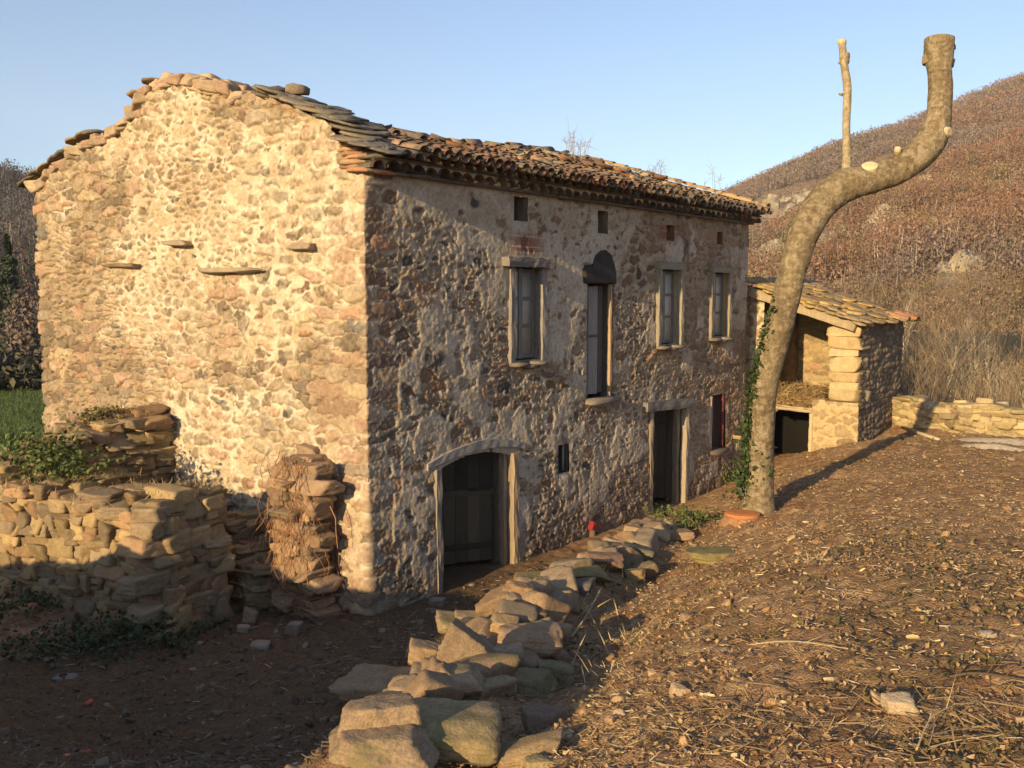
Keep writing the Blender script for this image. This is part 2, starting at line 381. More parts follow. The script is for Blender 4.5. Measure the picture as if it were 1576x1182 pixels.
def woodland(name, a0, a1, n, seed, cols, r0=115, r1=668, quads=34, size=(2.6, 4.6), qs=1.0):
    rs = np.random.RandomState(seed)
    a = np.radians(a0 + (a1 - a0) * rs.rand(n * 2)); r = np.sqrt(r0 ** 2 + (r1 ** 2 - r0 ** 2) * rs.rand(n * 2))
    z = hill_z(a, r); P = polar(a, r, z)
    rk = fbm(P[:, 0] / 34, P[:, 1] / 34, 70) * (a > 0) * (r < 450)
    keep = (rs.rand(len(a)) > sst(.50, .62, rk) * .93) & (rs.rand(len(a)) > .5 * (1 - np.clip((r - 60) / 200, 0, 1)))
    P = P[keep][:n]; m = len(P)
    S = size[0] + (size[1] - size[0]) * rs.rand(m); tone = fbm(P[:, 0] / 40, P[:, 1] / 40, seed + 5); pick = rs.rand(m)
    base = mix(cols[0], cols[1], np.clip((tone - .3) / .4 * .7 + pick * .3, 0, 1))
    base = mix(base, np.array(cols[0]) * .35 + .105, sst(.48, .62, fbm(P[:, 0] / 55 + 3, P[:, 1] / 55, seed + 9)) * .7)
    base = np.where((pick > .94)[:, None], cols[2], base) * (.8 + .4 * pick[:, None])
    q = rs.randn(m, quads, 3); q /= np.linalg.norm(q, axis=2)[:, :, None]; rad = rs.rand(m, quads) ** .4
    C = P[:, None, :] + q * (rad * S[:, None])[:, :, None] * np.array([1, 1, .95]) + np.array([0, 0, 1.0]) * (S * .75)[:, None, None]
    u = rs.randn(m, quads, 3); u[:, :, 2] += .9; u /= np.linalg.norm(u, axis=2)[:, :, None]
    l0 = np.ones((m, quads, 1)); l0[:, :3] = 2.6; u[:, :3] = np.array([0, 0, 1.0]) + .12 * rs.randn(m, 3, 3); C[:, :3] = P[:, None, :] + np.array([0, 0, 1.0]) * (S * .7)[:, None, None] + rs.randn(m, 3, 3) * (S * .16)[:, None, None]
    w = np.cross(u, rs.randn(m, quads, 3)); w /= np.linalg.norm(w, axis=2)[:, :, None] + 1e-9
    l = qs * (.5 + .8 * rs.rand(m, quads))[:, :, None] * (S / 3.2)[:, None, None]; k = l * (.18 + .30 * rs.rand(m, quads))[:, :, None]
    k[:, :3] = .07 * (S / 3.2)[:, None, None]; l = l * l0 * (1 + (l0 > 1) * (.5 / qs - .5))
    Q = np.stack([C - u * l, C + w * k, C + u * l, C - w * k], 2).reshape(-1, 3)
    F = np.arange(len(Q)).reshape(-1, 4)
    tint = base[:, None, :] * (.7 + .6 * rs.rand(m, quads))[:, :, None]; tint[:, :3] = np.array((.30, .25, .19)) * (.6 + .6 * rs.rand(m, 3))[:, :, None]
    cc = np.repeat(tint, 4, axis=1).reshape(-1, 3)
    acc = Acc(); acc.add(Q, F, cc)
    return tag(acc.build(name, M_WOODLAND, smooth=False), kind='stuff')
WC = [np.array((.205, .112, .076)), np.array((.225, .145, .09)), np.array((.15, .15, .075))]
woodland('woodland', 7, 33, 2300, 90, WC, r0=140, r1=330, quads=210, qs=.27)
woodland('woodland', 7, 33, 7500, 94, WC, r0=320, quads=64, qs=.52)
woodland('woodland', 5, 36, 1500, 95, [np.array((.17, .115, .08)), np.array((.22, .155, .095)), np.array((.13, .115, .06))], r0=62, r1=150, quads=170, size=(1.3, 2.4), qs=.30)
woodland('woodland', -36, -14, 4200, 91, [np.array((.06, .038, .04)), np.array((.085, .055, .048)), np.array((.03, .045, .025))], r0=112, quads=100, qs=.33)  # left-hand crowns given shade-dark colours
woodland('woodland', -14, 7, 1200, 92, [np.array((.17, .085, .055)), np.array((.20, .125, .06)), np.array((.11, .115, .05))], r0=300, quads=24)
woodland('woodland', 33, 75, 1500, 93, [np.array((.17, .085, .055)), np.array((.20, .125, .06)), np.array((.11, .115, .05))], r0=200, quads=24)
# pale outcrops on the right-hand slope
rs = np.random.RandomState(5); acc = Acc(); cnt = 0
for k in range(4000):
    a = math.radians(8 + 24 * rs.rand()); r = 150 + 290 * rs.rand(); p = polar(np.array(a), np.array(r), hill_z(np.array(a), np.array(r)))
    if fbm(p[0] / 34, p[1] / 34, 70) < .55: continue
    s = 1.0 + 3.0 * rs.rand() ** 2
    Vr, Fr = rock((s * 1.2, s, s * 1.3), 500 + k % 40, 2, rough=.12)
    acc.add(Vr @ rotm(.3 * rs.randn(), .3 * rs.randn(), 6 * rs.rand()).T + p, Fr, np.array((.33, .285, .21)) * (.7 + .5 * rs.rand())); cnt += 1
    if cnt > 560: break
tag(acc.build('rock_outcrops', M_HILL, smooth=False), kind='stuff')

# ------------------------------------------------------------------ masonry
def stones(X, Z, cw, ch, seed, jit=.8, p=2.6, wav=.5):
    """irregular coursed rubble: for each point the nearest stone (three random numbers) and how deep inside it"""
    Zw = Z / ch + wav * (fbm(X * .8, Z * .8, seed + 50, 3) - .5) * 2 + .35 * (vn(X * 4.0, Z * 4.0, seed + 51) - .5)
    Xw = X / cw + .45 * (vn(X * 3.5, Z * 3.5, seed + 52) - .5)
    Xw = Xw + .30 * (vn(X * 13, Z * 13, seed + 53) - .5); Zw = Zw + .34 * (vn(X * 13 + 7, Z * 13, seed + 54) - .5)
    j0 = np.floor(Zw); F1 = np.full(X.shape, 9.0); F2 = F1.copy(); I = np.zeros(X.shape); J = np.zeros(X.shape)
    for dj in (-1, 0, 1):
        j = j0 + dj; off = hsh(j, j * 0 + 3, seed) * 7
        i0 = np.floor(Xw - off)
        for di in (-1, 0, 1):
            i = i0 + di
            sx = i + off + .5 + jit * (hsh(i, j, seed + 1) - .5); sz = j + .5 + jit * .75 * (hsh(i, j, seed + 2) - .5)
            w = .62 + .8 * hsh(i, j, seed + 3); h = .7 + .55 * hsh(i, j, seed + 4)
            d = ((np.abs(Xw - sx) / w) ** p + (np.abs(Zw - sz) / h) ** p) ** (1 / p)
            c = d < F1
            F2 = np.where(c, F1, np.minimum(F2, d)); F1 = np.where(c, d, F1); I = np.where(c, i, I); J = np.where(c, j, J)
    return (hsh(I, J, seed + 5), hsh(I, J, seed + 6), hsh(I, J, seed + 7)), (F2 - F1) * .5
def pick(r, table):
    """table: list of (share, colour)"""
    out = np.zeros(r.shape + (3,)); lo = 0
    tot = sum(t[0] for t in table)
    for sh, c in table:
        hi = lo + sh / tot; m = (r >= lo) & (r <= hi); out[m] = c; lo = hi
    return out
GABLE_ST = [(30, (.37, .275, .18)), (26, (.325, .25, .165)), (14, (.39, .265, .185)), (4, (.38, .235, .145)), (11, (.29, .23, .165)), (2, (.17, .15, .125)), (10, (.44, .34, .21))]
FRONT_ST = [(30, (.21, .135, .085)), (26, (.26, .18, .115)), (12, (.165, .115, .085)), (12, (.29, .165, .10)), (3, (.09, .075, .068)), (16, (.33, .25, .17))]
OPEN = dict(arch=(1.24, 2.84, -.4, 1.62), w1=(2.85, 3.56, 2.94, 4.30), up=(4.83, 5.60, 2.20, 4.08), v1=(2.92, 3.22, 4.95, 5.28), v2=(5.13, 5.40, 4.88, 5.24),
            v3=(7.42, 7.68, 4.87, 5.13), v4=(9.45, 9.68, 4.88, 5.12), w3=(7.12, 7.88, 3.0, 4.35), w4=(9.22, 9.95, 3.07, 4.33), small=(4.02, 4.30, 1.12, 1.56),
            d2=(6.85, 8.20, -.4, 1.86), nar=(9.30, 9.92, .80, 1.88))
GP = np.array([(8.0, 5.70), (7.4, 5.93), (6.75, 6.14), (5.35, 6.40), (4.75, 6.72), (4.40, 6.88), (3.86, 6.96), (3.32, 6.84), (2.66, 6.66), (2.25, 6.44), (1.9, 6.50), (1.38, 6.38), (.66, 6.02), (.0, 5.40)])[::-1]
def gable_top(y): return np.interp(y, GP[:, 0], GP[:, 1])
LEN = 10.9; WID = 8.0
step = .0165
ss = np.arange(-WID, LEN + .001, step); zz = np.arange(-.45, 7.02, step)
S_, Z_ = np.meshgrid(ss, zz, indexing='ij')
isg = S_ < 0
# --- pattern
(ra, rb, rc), eg = stones(S_, Z_, .36, .175, 11, jit=.95, p=2.9)
(ra2, rb2, rc2), eg2 = stones(S_, Z_, .20, .098, 12, jit=.9, p=2.8)
sel = fbm(S_ * .9, Z_ * .9, 13) + .10 * np.where(isg, 0, sst(5.5, 8, S_)) + .04 * np.where(isg, 0, 1) > .525
ra = np.where(sel, ra2, ra); rb = np.where(sel, rb2, rb); rc = np.where(sel, rc2, rc); eg = np.where(sel, eg2 * .62, eg)
(qa, qb, qc), eq = stones(S_ + .1, Z_, .52, .20, 14, jit=.5, p=4, wav=.12)
quo = (np.abs(S_) < .34 + .5 * (S_ < 0) * hsh(np.floor(Z_ / .2), np.floor(Z_ / .2) * 0, 19) + .25 * hsh(np.floor(Z_ / .2), np.floor(Z_ / .2) * 0, 15)) & (Z_ < 5.2)
quo |= (S_ < -WID + .3 + .3 * hsh(np.floor(Z_ / .23), np.floor(Z_ / .23) * 0, 16))
quo |= (S_ > LEN - .3)
ra = np.where(quo, qa, ra); rb = np.where(quo, qb, rb); rc = np.where(quo, qc, rc); eg = np.where(quo, eq, eg)
f1 = fbm(S_ * 1.1, Z_ * 1.1, 17); f2 = fbm(S_ * 6, Z_ * 6, 18); f3 = fbm(S_ * 22, Z_ * 22, 19, 3); f4 = fbm(S_ * 45, Z_ * 45, 20, 2)
# --- gable colours: warm stones in cream lime mortar, bare on the far left and low down
yg = -S_
lime = .52 + .9 * (f1 - .5) + .22 * np.exp(-((yg - 2.6) / 2.3) ** 2 - ((Z_ - 4.9) / 1.5) ** 2) + .20 * np.exp(-((yg - 2.2) / 1.6) ** 2 - ((Z_ - 1.6) / 1.0) ** 2) - .16 * sst(5, 8, yg) - .10 * np.exp(-((yg - 5) / 2.0) ** 2 - ((Z_ - 3.2) / 1.2) ** 2)
thr = np.clip(.035 + .23 * (lime - .3), .012, .24) + .16 * (f2 - .5) + .10 * (f3 - .5)
mg = sst(.03, -.03, eg - thr)                                  # 1 = mortar
cst = .80 * pick(ra, GABLE_ST) * (.58 + .78 * rb)[..., None] * (.62 + .76 * f3)[..., None]
cst = mix(cst, np.array((.42, .25, .16)), (rc > .93) * .5 + (quo & (rc > .45) & (S_ > -1)) * .4)
cmo = mix((.57, .50, .38), (.45, .36, .245), sst(.35, .65, f2))
cmo = mix(cmo, np.array((.36, .27, .17)), sst(.50, .34, lime) * .8)
cg = mix(cst, cmo, mg)
film = np.clip(sst(.44, .60, fbm(S_ * 3.2, Z_ * 3.2, 23)) * sst(.36, .6, lime) * .32 + .25 * sst(.5, .62, f3) * sst(.3, .5, lime), 0, .75)
cg = mix(cg, cmo, film * (1 - mg))
dome = sst(0, .13, eg - thr)
hg = np.where(mg > .5, .004 + .022 * (f2 - .5) + .016 * (f3 - .5), .005 + .020 * dome + .05 * (rb - .4)) 
gap = sst(.055, .0, eg) * np.maximum(sst(.60, .48, lime), (rb > .55) * .6 * (f2 > .48))
hg = hg - .07 * gap + .016 * (f3 - .5) + .014 * (f4 - .5)
# --- front colours: dark stones, grey mortar standing proud in ridges, smooth render high up
zb_x = np.array([0, .2, .8, 1.5, 2.1, 2.6, 2.8, 3.6, 3.9, 4.3, 4.75, 5.2, 5.7, 6.0, 6.2, 6.6, 20])
zb_z = np.array([5.3, 5.2, 4.95, 4.75, 4.55, 4.35, 4.4, 3.9, 3.0, 2.85, 3.6, 4.3, 4.1, 4.7, 5.2, 5.6, 5.6])
plast = sst(-.10, .12, Z_ + .12 - np.interp(S_, zb_x, zb_z) + .9 * (fbm(S_ * 2.2, Z_ * 2.2, 30) - .5) + .35 * (f2 - .5))
plast2 = sst(.525, .60, fbm(S_ * 1.7 + 5, Z_ * 1.5, 31) + .10 * np.exp(-((S_ - .9) / 1.0) ** 2 - ((Z_ - 1.4) / .8) ** 2) + .06 * sst(1.5, 4, Z_) * sst(7, 3, S_) - .06 * sst(5, 8, S_))
pl = np.maximum(plast, plast2 * .9) * (1 - (quo & (S_ < 1)) * .8)
holes = (sst(.62, .70, fbm(S_ * 4.5, Z_ * 4.5, 32, 3)) + (rc > .86) * sst(.1, .2, eg)) * pl
pl = np.clip(pl - holes, 0, 1)
thf = np.clip(.085 + .30 * (fbm(S_ * 1.5, Z_ * 1.5, 33) - .42) - .035 * sst(5, 9, S_), .02, .22) + .12 * (f2 - .5)
mf = sst(.015, -.02, eg - thf)
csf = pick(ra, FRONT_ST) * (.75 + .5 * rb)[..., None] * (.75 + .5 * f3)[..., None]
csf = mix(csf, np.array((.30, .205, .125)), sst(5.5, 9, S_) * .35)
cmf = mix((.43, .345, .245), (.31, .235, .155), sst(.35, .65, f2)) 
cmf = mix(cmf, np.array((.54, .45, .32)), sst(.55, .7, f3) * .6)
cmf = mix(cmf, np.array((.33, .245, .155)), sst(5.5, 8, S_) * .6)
cpl = mix((.50, .42, .32), (.41, .335, .245), sst(.3, .7, fbm(S_ * 3, Z_ * 3, 34)))
cpl = mix(cpl, np.array((.22, .175, .13)), sst(.58, .72, f3) * .5)
cf = mix(mix(csf * 1.12, cmf * 1.08, mf), cpl * 1.08, pl)
red = np.exp(-((S_ - 3.2) / .42) ** 4 - ((Z_ - 4.62) / .17) ** 4) + np.exp(-((S_ - 7.4) / .35) ** 4 - ((Z_ - 5.0) / .15) ** 4)
brick = (np.mod(Z_ / .075, 1) > .14) * red
cf = mix(cf, np.array((.27, .105, .065)), np.clip(brick, 0, 1) * .85)
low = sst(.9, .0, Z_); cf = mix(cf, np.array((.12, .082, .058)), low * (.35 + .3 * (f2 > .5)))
ridge = 1 - np.abs(fbm(S_ * 8.0, Z_ * 3.2, 35, 3) - .5) * 2
hf = np.where(mf > .5, .012 + .026 * (ridge - .8) + .018 * (f2 - .5), .026 * sst(0, .12, eg - thf) + .036 * (rb - .5) - .010)
hf = hf + .028 * (f3 - .5) + .026 * (f4 - .5) + .05 * (f1 - .5)
hp = .030 + .013 * (fbm(S_ * 3.1, Z_ * 3.1, 36) - .5) + .011 * (f3 - .5) + .006 * (f4 - .5) + .05 * (f1 - .5)
hf = hf * (1 - pl) + hp * pl
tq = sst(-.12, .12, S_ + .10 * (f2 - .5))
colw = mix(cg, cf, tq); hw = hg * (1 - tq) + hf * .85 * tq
# wall-foot, ledges' sockets, dark chinks on the gable
for (yy, zc, w, h) in [(4.72, 5.10, .16, .12), (2.0, 3.62, .06, .22), (1.28, 3.05, .05, .2), (3.05, 2.75, .10, .05), (2.4, 2.2, .05, .12)]:
    m = sst(1.3, .8, np.hypot((yg - yy) / w * 1.6, (Z_ - zc) / h * 1.6) + .5 * (f3 - .5)); hw = hw - .16 * m
# --- keep the reveals true
dopen = np.full(S_.shape, 9.0); inside = np.zeros(S_.shape, bool)
for k, (a, b, c, d) in OPEN.items():
    top = d if k != 'arch' else 1.55 + .14 * (1 - ((S_ - 2.04) / .8) ** 2)
    dx = np.maximum(a - S_, S_ - b); dz = np.maximum(c - Z_, Z_ - top); dd = np.maximum(dx, dz)
    dopen = np.minimum(dopen, np.where(S_ > 0, np.abs(dd), 9)); inside |= (dd < 0) & (S_ > 0)
hw = hw * (.25 + .75 * sst(.0, .12, dopen)) * np.where(quo & (np.abs(S_) < .8), .6, 1)
zt = np.where(isg, gable_top(np.clip(yg, 0, 8)) + .10 * (hsh(np.floor(S_ / .27), np.floor(S_ / .27) * 0, 37) - .5) + .05 * (f2 - .5), 5.46)
# --- place
ang = np.clip((S_ + .02) / .04, 0, 1) * math.pi / 2
nx = -np.cos(ang); ny = -np.sin(ang)
px_ = np.where(isg, 0, S_) ; py_ = np.where(isg, -S_, 0)
batter = -.06 * sst(2.2, 0, Z_)
PX = px_ + nx * (hw - batter); PY = py_ + ny * (hw - batter)
Vw = np.stack([PX, PY, Z_], -1).reshape(-1, 3)
Fw = grid_faces(len(ss), len(zz))
kill = inside | (Z_ > zt); kf = kill.ravel()[Fw].any(1)
Fw = Fw[~kf]
used = np.zeros(len(Vw), bool); used[Fw.ravel()] = True; remap = np.cumsum(used) - 1
house = empty('stone_farmhouse', (0, 0, 0), 'large two storey ruined stone farmhouse with sunlit gable and tiled roof', 'house')
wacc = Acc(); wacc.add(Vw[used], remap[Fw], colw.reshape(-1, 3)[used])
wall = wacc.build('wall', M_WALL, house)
del wacc
# inner faces, back and far walls
acc = Acc(); cst_ = np.array((.2, .15, .11))
def sheet(acc, fx, top, a, b, c, n=60, z0=-.4):
    t = np.linspace(a, b, n); V = []
    for q in t:
        for z in (z0, top(q)): V.append(fx(q, z))
    acc.add(np.array(V), grid_faces(n, 2), c)
sheet(acc, lambda y, z: (.55, y, z), lambda y: gable_top(y) - .12, 0.5, WID, cst_)
sheet(acc, lambda y, z: (LEN - .01 + .03 * (vn(y * 4, z * 4, 3) - .5), y, z), lambda y: np.interp(y, [0, 4, 8], [5.45, 6.8, 5.7]), 0.02, WID, np.array((.27, .2, .13)))
sheet(acc, lambda x, z: (x, WID - .01, z), lambda x: 5.6, 0.02, LEN, np.array((.25, .19, .13)))
acc.build('inner_wall', M_WALL, house)
# gable crest: loose coping stones along the broken top edge and the thickness of the wall
acc = Acc(); rs = np.random.RandomState(4)
y = .3
while y < 7.9:
    w = .14 + .2 * rs.rand(); h = .06 + .09 * rs.rand(); zc = gable_top(y + w / 2)
    if not (y < 1.9):
        for dx in (.12, .38):
            Vr, Fr = rock((.34, w * 1.12, h * 1.25), 700 + int(rs.rand() * 60), 3, ang=4, rough=.07, lo=.9)
            sl = math.atan2(gable_top(y + w) - gable_top(y), w) * .6
            c = np.array(GABLE_ST[int(rs.rand() * 3)][1]) * (.8 + .35 * rs.rand())
            acc.add(Vr @ rotm(sl + .1 * rs.randn(), .1 * rs.randn(), .3 * rs.randn()).T + (dx + .03 * rs.randn() - .02, y + w / 2, zc - .035 + h * .1), Fr, c)
    else:
        Vr, Fr = rock((.5, w * 1.2, h), 700 + int(rs.rand() * 60), 2); acc.add(Vr + (.3, y + w / 2, zc - .1), Fr, np.array((.2, .15, .1)))
    y += w * .9
for (px, py, w, h, sd_) in [(345, 135, .36, .20, 1), (308, 128, .32, .15, 2), (272, 120, .36, .14, 3), (243, 127, .26, .07, 4), (228, 143, .3, .08, 6), (371, 147, .2, .12, 7)]:
    p = on_gable(px, py, .1); Vr, Fr = rock((.42, w, h), 760 + sd_, 3, ang=4, lo=.9); acc.add(Vr @ rotm(.15 * rs.randn(), 0, .2).T + (p[0] + .1, p[1], p[2] - .02), Fr, np.array((.40, .29, .18)) * (.9 + .2 * rs.rand()))
acc.build('coping_stones', M_ROCK, house)
# stone ledges sticking out of the gable
for i, (x0, x1, py, th, out) in enumerate([(314, 402, 417, .075, .17), (172, 218, 409, .07, .16), (262, 294, 375, .08, .15), (458, 488, 380, .09, .13)]):
    a = on_gable(x0, py); b = on_gable(x1, py); acc = Acc()
    Vr, Fr = rock((out * 2, abs(a[1] - b[1]) * 1.05, th), 800 + i, 3, ang=5, rough=.06)
    acc.add(Vr @ rotm(.02 * i, .06, 0).T + (-.02, (a[1] + b[1]) / 2, (a[2] + b[2]) / 2), Fr, np.array((.30, .235, .165)))
    acc.build('stone_ledge', M_ROCK, house)

# ------------------------------------------------------------------ roof
RIDGE_Y, RIDGE_Z, EAVE_Y, EAVE_Z = 3.9, 6.80, -.42, 5.58
def roof_z(x, y):
    B = sst(6.9, 7.4, x)
    front = EAVE_Z - .03 * B + (RIDGE_Z + .10 * B - EAVE_Z + .03 * B) * (y - EAVE_Y) / (RIDGE_Y - EAVE_Y)
    back = RIDGE_Z + .10 * B + (5.72 - RIDGE_Z) * (y - RIDGE_Y) / (8.4 - RIDGE_Y)
    return np.minimum(front, back) - .09 * np.exp(-((x - 4.6) / 2.3) ** 2) * sst(-.5, 2.5, y) * sst(8.5, 5, y) + .03 * (vn(x * .9, y * .7, 80) - .5)
acc = Acc()
xs = np.linspace(.15, LEN + .1, 40); ys = np.linspace(EAVE_Y + .12, 8.3, 34); A, B = np.meshgrid(xs, ys, indexing='ij')
acc.add(np.stack([A.ravel(), B.ravel(), roof_z(A, B).ravel() - .05], 1), grid_faces(40, 34), np.array((.10, .075, .05)))
acc.add(np.stack([A.ravel(), B.ravel(), roof_z(A, B).ravel() - .09], 1), grid_faces(40, 34)[:, ::-1], np.array((.10, .075, .05)))
TILE_C = [(.28, .145, .088), (.33, .18, .108), (.23, .125, .082), (.20, .14, .10), (.16, .125, .095), (.36, .235, .145), (.31, .245, .165)]
def tile(acc, x, y, zoff, wide, narrow, length, slope, rz, up, col, n=8, th=.014, lift=0.0):
    """one half-round clay tile, mouth downhill (towards -y), with its own thickness"""
    a = np.linspace(-1, 1, n) * math.pi * .47; V = []
    for (t, r) in ((0, wide), (.5, (wide + narrow) / 2), (1, narrow)):
        for rr in (r, r - th):
            cx = np.sin(a) * rr; cz = (np.cos(a) - .35) * rr * (.82)
            if not up: cz = -cz
            V.append(np.stack([cx, np.full(n, t * length), cz + lift * (1 - t)], 1))
    V = np.concatenate(V)
    F = []
    def q(r0, r1, flip):
        for k in range(n - 1):
            f = [r0 * n + k, r0 * n + k + 1, r1 * n + k + 1, r1 * n + k]; F.append(f[::-1] if flip else f)
    q(0, 2, False); q(2, 4, False); q(1, 3, True); q(3, 5, True); q(0, 1, True); q(4, 5, False)
    F += [[0, n, 3 * n, 2 * n], [2 * n, 3 * n, 5 * n, 4 * n], [n - 1, 3 * n - 1, 4 * n - 1, 2 * n - 1], [3 * n - 1, 5 * n - 1, 6 * n - 1, 4 * n - 1]]
    V = V @ rotm(slope, 0, rz).T + (x, y, roof_z(x, y) + zoff)
    acc.add(V, np.array(F), col)
acc2 = Acc(); rs = np.random.RandomState(8)
xcol = np.arange(.62, LEN + .18, .205)
for ci, xc in enumerate(xcol):
    slope = math.atan2(roof_z(xc, 2.0) - roof_z(xc, 0.), 2.0)
    y0 = EAVE_Y - .03 + .06 * rs.rand() + .10 * sst(6.8, 7.2, xc)
    drift = .03 * (vn(xc * .8, 0, 81) - .5)
    y = y0; r = 0
    while y < RIDGE_Y + .1:
        B_ = float(sst(6.9, 7.3, xc + .5 * (rs.rand() - .5)))
        c = np.array(TILE_C[int(rs.rand() ** 1.2 * 7)]) * (.75 + .5 * rs.rand())
        c = c * (1 - .35 * B_) + np.array((.30, .22, .11)) * .35 * B_
        if r == 0: c = c * .8
        if rs.rand() > .985 and r > 0: y += .33; r += 1; continue
        tile(acc2, xc + drift + .012 * rs.randn(), y + .025 * rs.randn(), .05, .094, .074, .44, slope - .03, .04 * rs.randn(), True, c, lift=.012)
        tile(acc2, xc + .1025 + drift + .008 * rs.randn(), y - .02 + .02 * rs.randn(), .03, .098, .078, .44, slope - .02, .02 * rs.randn(), False, c * .8, lift=.0, n=6)
        y += .335; r += 1
    # the rear slope, in longer lengths
    y = RIDGE_Y + .15
    while y < 8.2:
        c = np.array(TILE_C[int(rs.rand() * 7)]) * (.75 + .5 * rs.rand())
        sl2 = math.atan2(roof_z(xc, 7.0) - roof_z(xc, 5.), 2.0)
        tile(acc2, xc, y, .05, .085, .095, .8, sl2, 0, True, c, n=6); y += .75
# ridge tiles bedded crosswise, some gone
x = .9
while x < LEN:
    if rs.rand() > .12:
        n = 8; a = np.linspace(-1, 1, n) * 1.5; L = .42; Vt = []
        for t in (0, 1):
            for rr in (.13, .115):
                Vt.append(np.stack([np.full(n, t * L), np.sin(a) * rr, (np.cos(a) - .3) * rr], 1))
        Vt = np.concatenate(Vt); F = []
        for k in range(n - 1): F += [[k, k + 1, 2 * n + k + 1, 2 * n + k], [n + k + 1, n + k, 3 * n + k, 3 * n + k + 1], [k + 1, k, n + k, n + k + 1], [2 * n + k, 2 * n + k + 1, 3 * n + k + 1, 3 * n + k]]
        acc2.add(Vt @ rotm(.1 * rs.randn(), .05 * rs.randn() - .03, .06 * rs.randn()).T + (x, RIDGE_Y + .02 * rs.randn(), roof_z(x, RIDGE_Y) + .06), np.array(F), np.array(TILE_C[int(rs.rand() * 7)]) * (.8 + .4 * rs.rand()))
    x += .36
# broken tiles lying on the slope and a bright lump of mortar
for k in range(46):
    xx = .9 + 9.8 * rs.rand(); yy = .3 + 3.3 * rs.rand()
    tile(acc2, xx, yy, .13 + .03 * rs.rand(), .09, .08, .2 + .2 * rs.rand(), .3, rs.randn() * .8, rs.rand() > .3, np.array(TILE_C[int(rs.rand() * 7)]) * (.8 + .5 * rs.rand()))
roof = acc2.build('roof', M_TILE, house)
acc.build('roof_deck', M_WOOD, roof)
# a slightly raised row of yellow verge tiles at the far end of the roof
acc = Acc()
for k in range(13):
    yy = EAVE_Y + .05 + k * .34; c = np.array((.42, .27, .12)) * (.75 + .4 * rs.rand())
    tile(acc, LEN + .12, yy, .12, .105, .08, .44, .33, .03 * rs.randn(), True, c, lift=.03)
acc.build('verge_tiles', M_TILE, roof)

# cornice: two oversailing rows of half-round tiles bedded in mortar, on a thin slab course
acc = Acc()
def scallops(y_out, z, r, xs0, seed):
    rs = np.random.RandomState(seed); x = xs0
    while x < LEN + .1:
        n = 9; a = np.linspace(-1, 1, n) * math.pi * .5; rr_ = r * (.94 + .12 * rs.rand()); Vt = []
        yo = y_out + .012 * rs.randn()
        for (yy, k) in ((yo, 1.0), (.06, .96)):
            for th in (0, .016):
                Vt.append(np.stack([np.sin(a) * (rr_ * k - th) , np.full(n, yy), np.cos(a) * (rr_ * k - th) * .85], 1))
        Vt = np.concatenate(Vt); F = []
        for k in range(n - 1): F += [[k, k + 1, 2 * n + k + 1, 2 * n + k], [n + k + 1, n + k, 3 * n + k, 3 * n + k + 1], [k + 1, k, n + k, n + k + 1]]
        acc.add(Vt + (x, 0, z + .01 * rs.randn()), np.array(F), np.array(TILE_C[int(rs.rand() * 5)]) * (.28 + .25 * rs.rand()))  # cornice tiles darkened so their hollows look shaded
        bot = np.stack([np.sin(a) * r, np.full(n, y_out + .018), np.cos(a) * r * .85], 1); tp = bot.copy(); tp[:, 2] = r * 1.0; tp[:, 0] = np.linspace(-1.01, 1.01, n) * r; bot[0, 0] = tp[0, 0]; bot[-1, 0] = tp[-1, 0]
        acc.add(np.concatenate([bot, tp]) + (x, 0, z), np.array([[k, k + 1, n + k + 1, n + k] for k in range(n - 1)]), np.array((.58, .49, .37)) * (.75 + .4 * rs.rand()))
        x += 2.02 * r
z1 = 5.375
rs = np.random.RandomState(31)
x = -.03
while x < LEN + .03:                                             # thin slab course under the lower row
    w = .3 + .25 * rs.rand(); box(acc, (x, -.11 - .02 * rs.rand(), z1 - .035), (min(x + w - .006, LEN + .05), .05, z1 - .002), np.array((.17, .13, .10)) * (.8 + .4 * rs.rand()), .008, int(rs.rand() * 999)); x += w
scallops(-.20, z1 + .005, .115, .06, 1)
box(acc, (.02, -.10, z1 + .0), (LEN, .05, z1 + .11), (.05, .04, .034))  # near-black fill, painted shade inside the tile mouths
x = -.05
while x < LEN + .05:
    w = .3 + .25 * rs.rand(); box(acc, (x, -.24 - .02 * rs.rand(), z1 + .118), (min(x + w - .006, LEN + .08), .05, z1 + .142), np.array((.14, .11, .085)) * (.8 + .4 * rs.rand()), .008, int(rs.rand() * 999)); x += w
scallops(-.34, z1 + .142, .110, .16, 2)
box(acc, (.02, -.235, z1 + .143), (LEN, .05, z1 + .24), (.05, .04, .034))  # same shade-dark fill behind the upper row
acc.build('cornice', M_TILE, house)

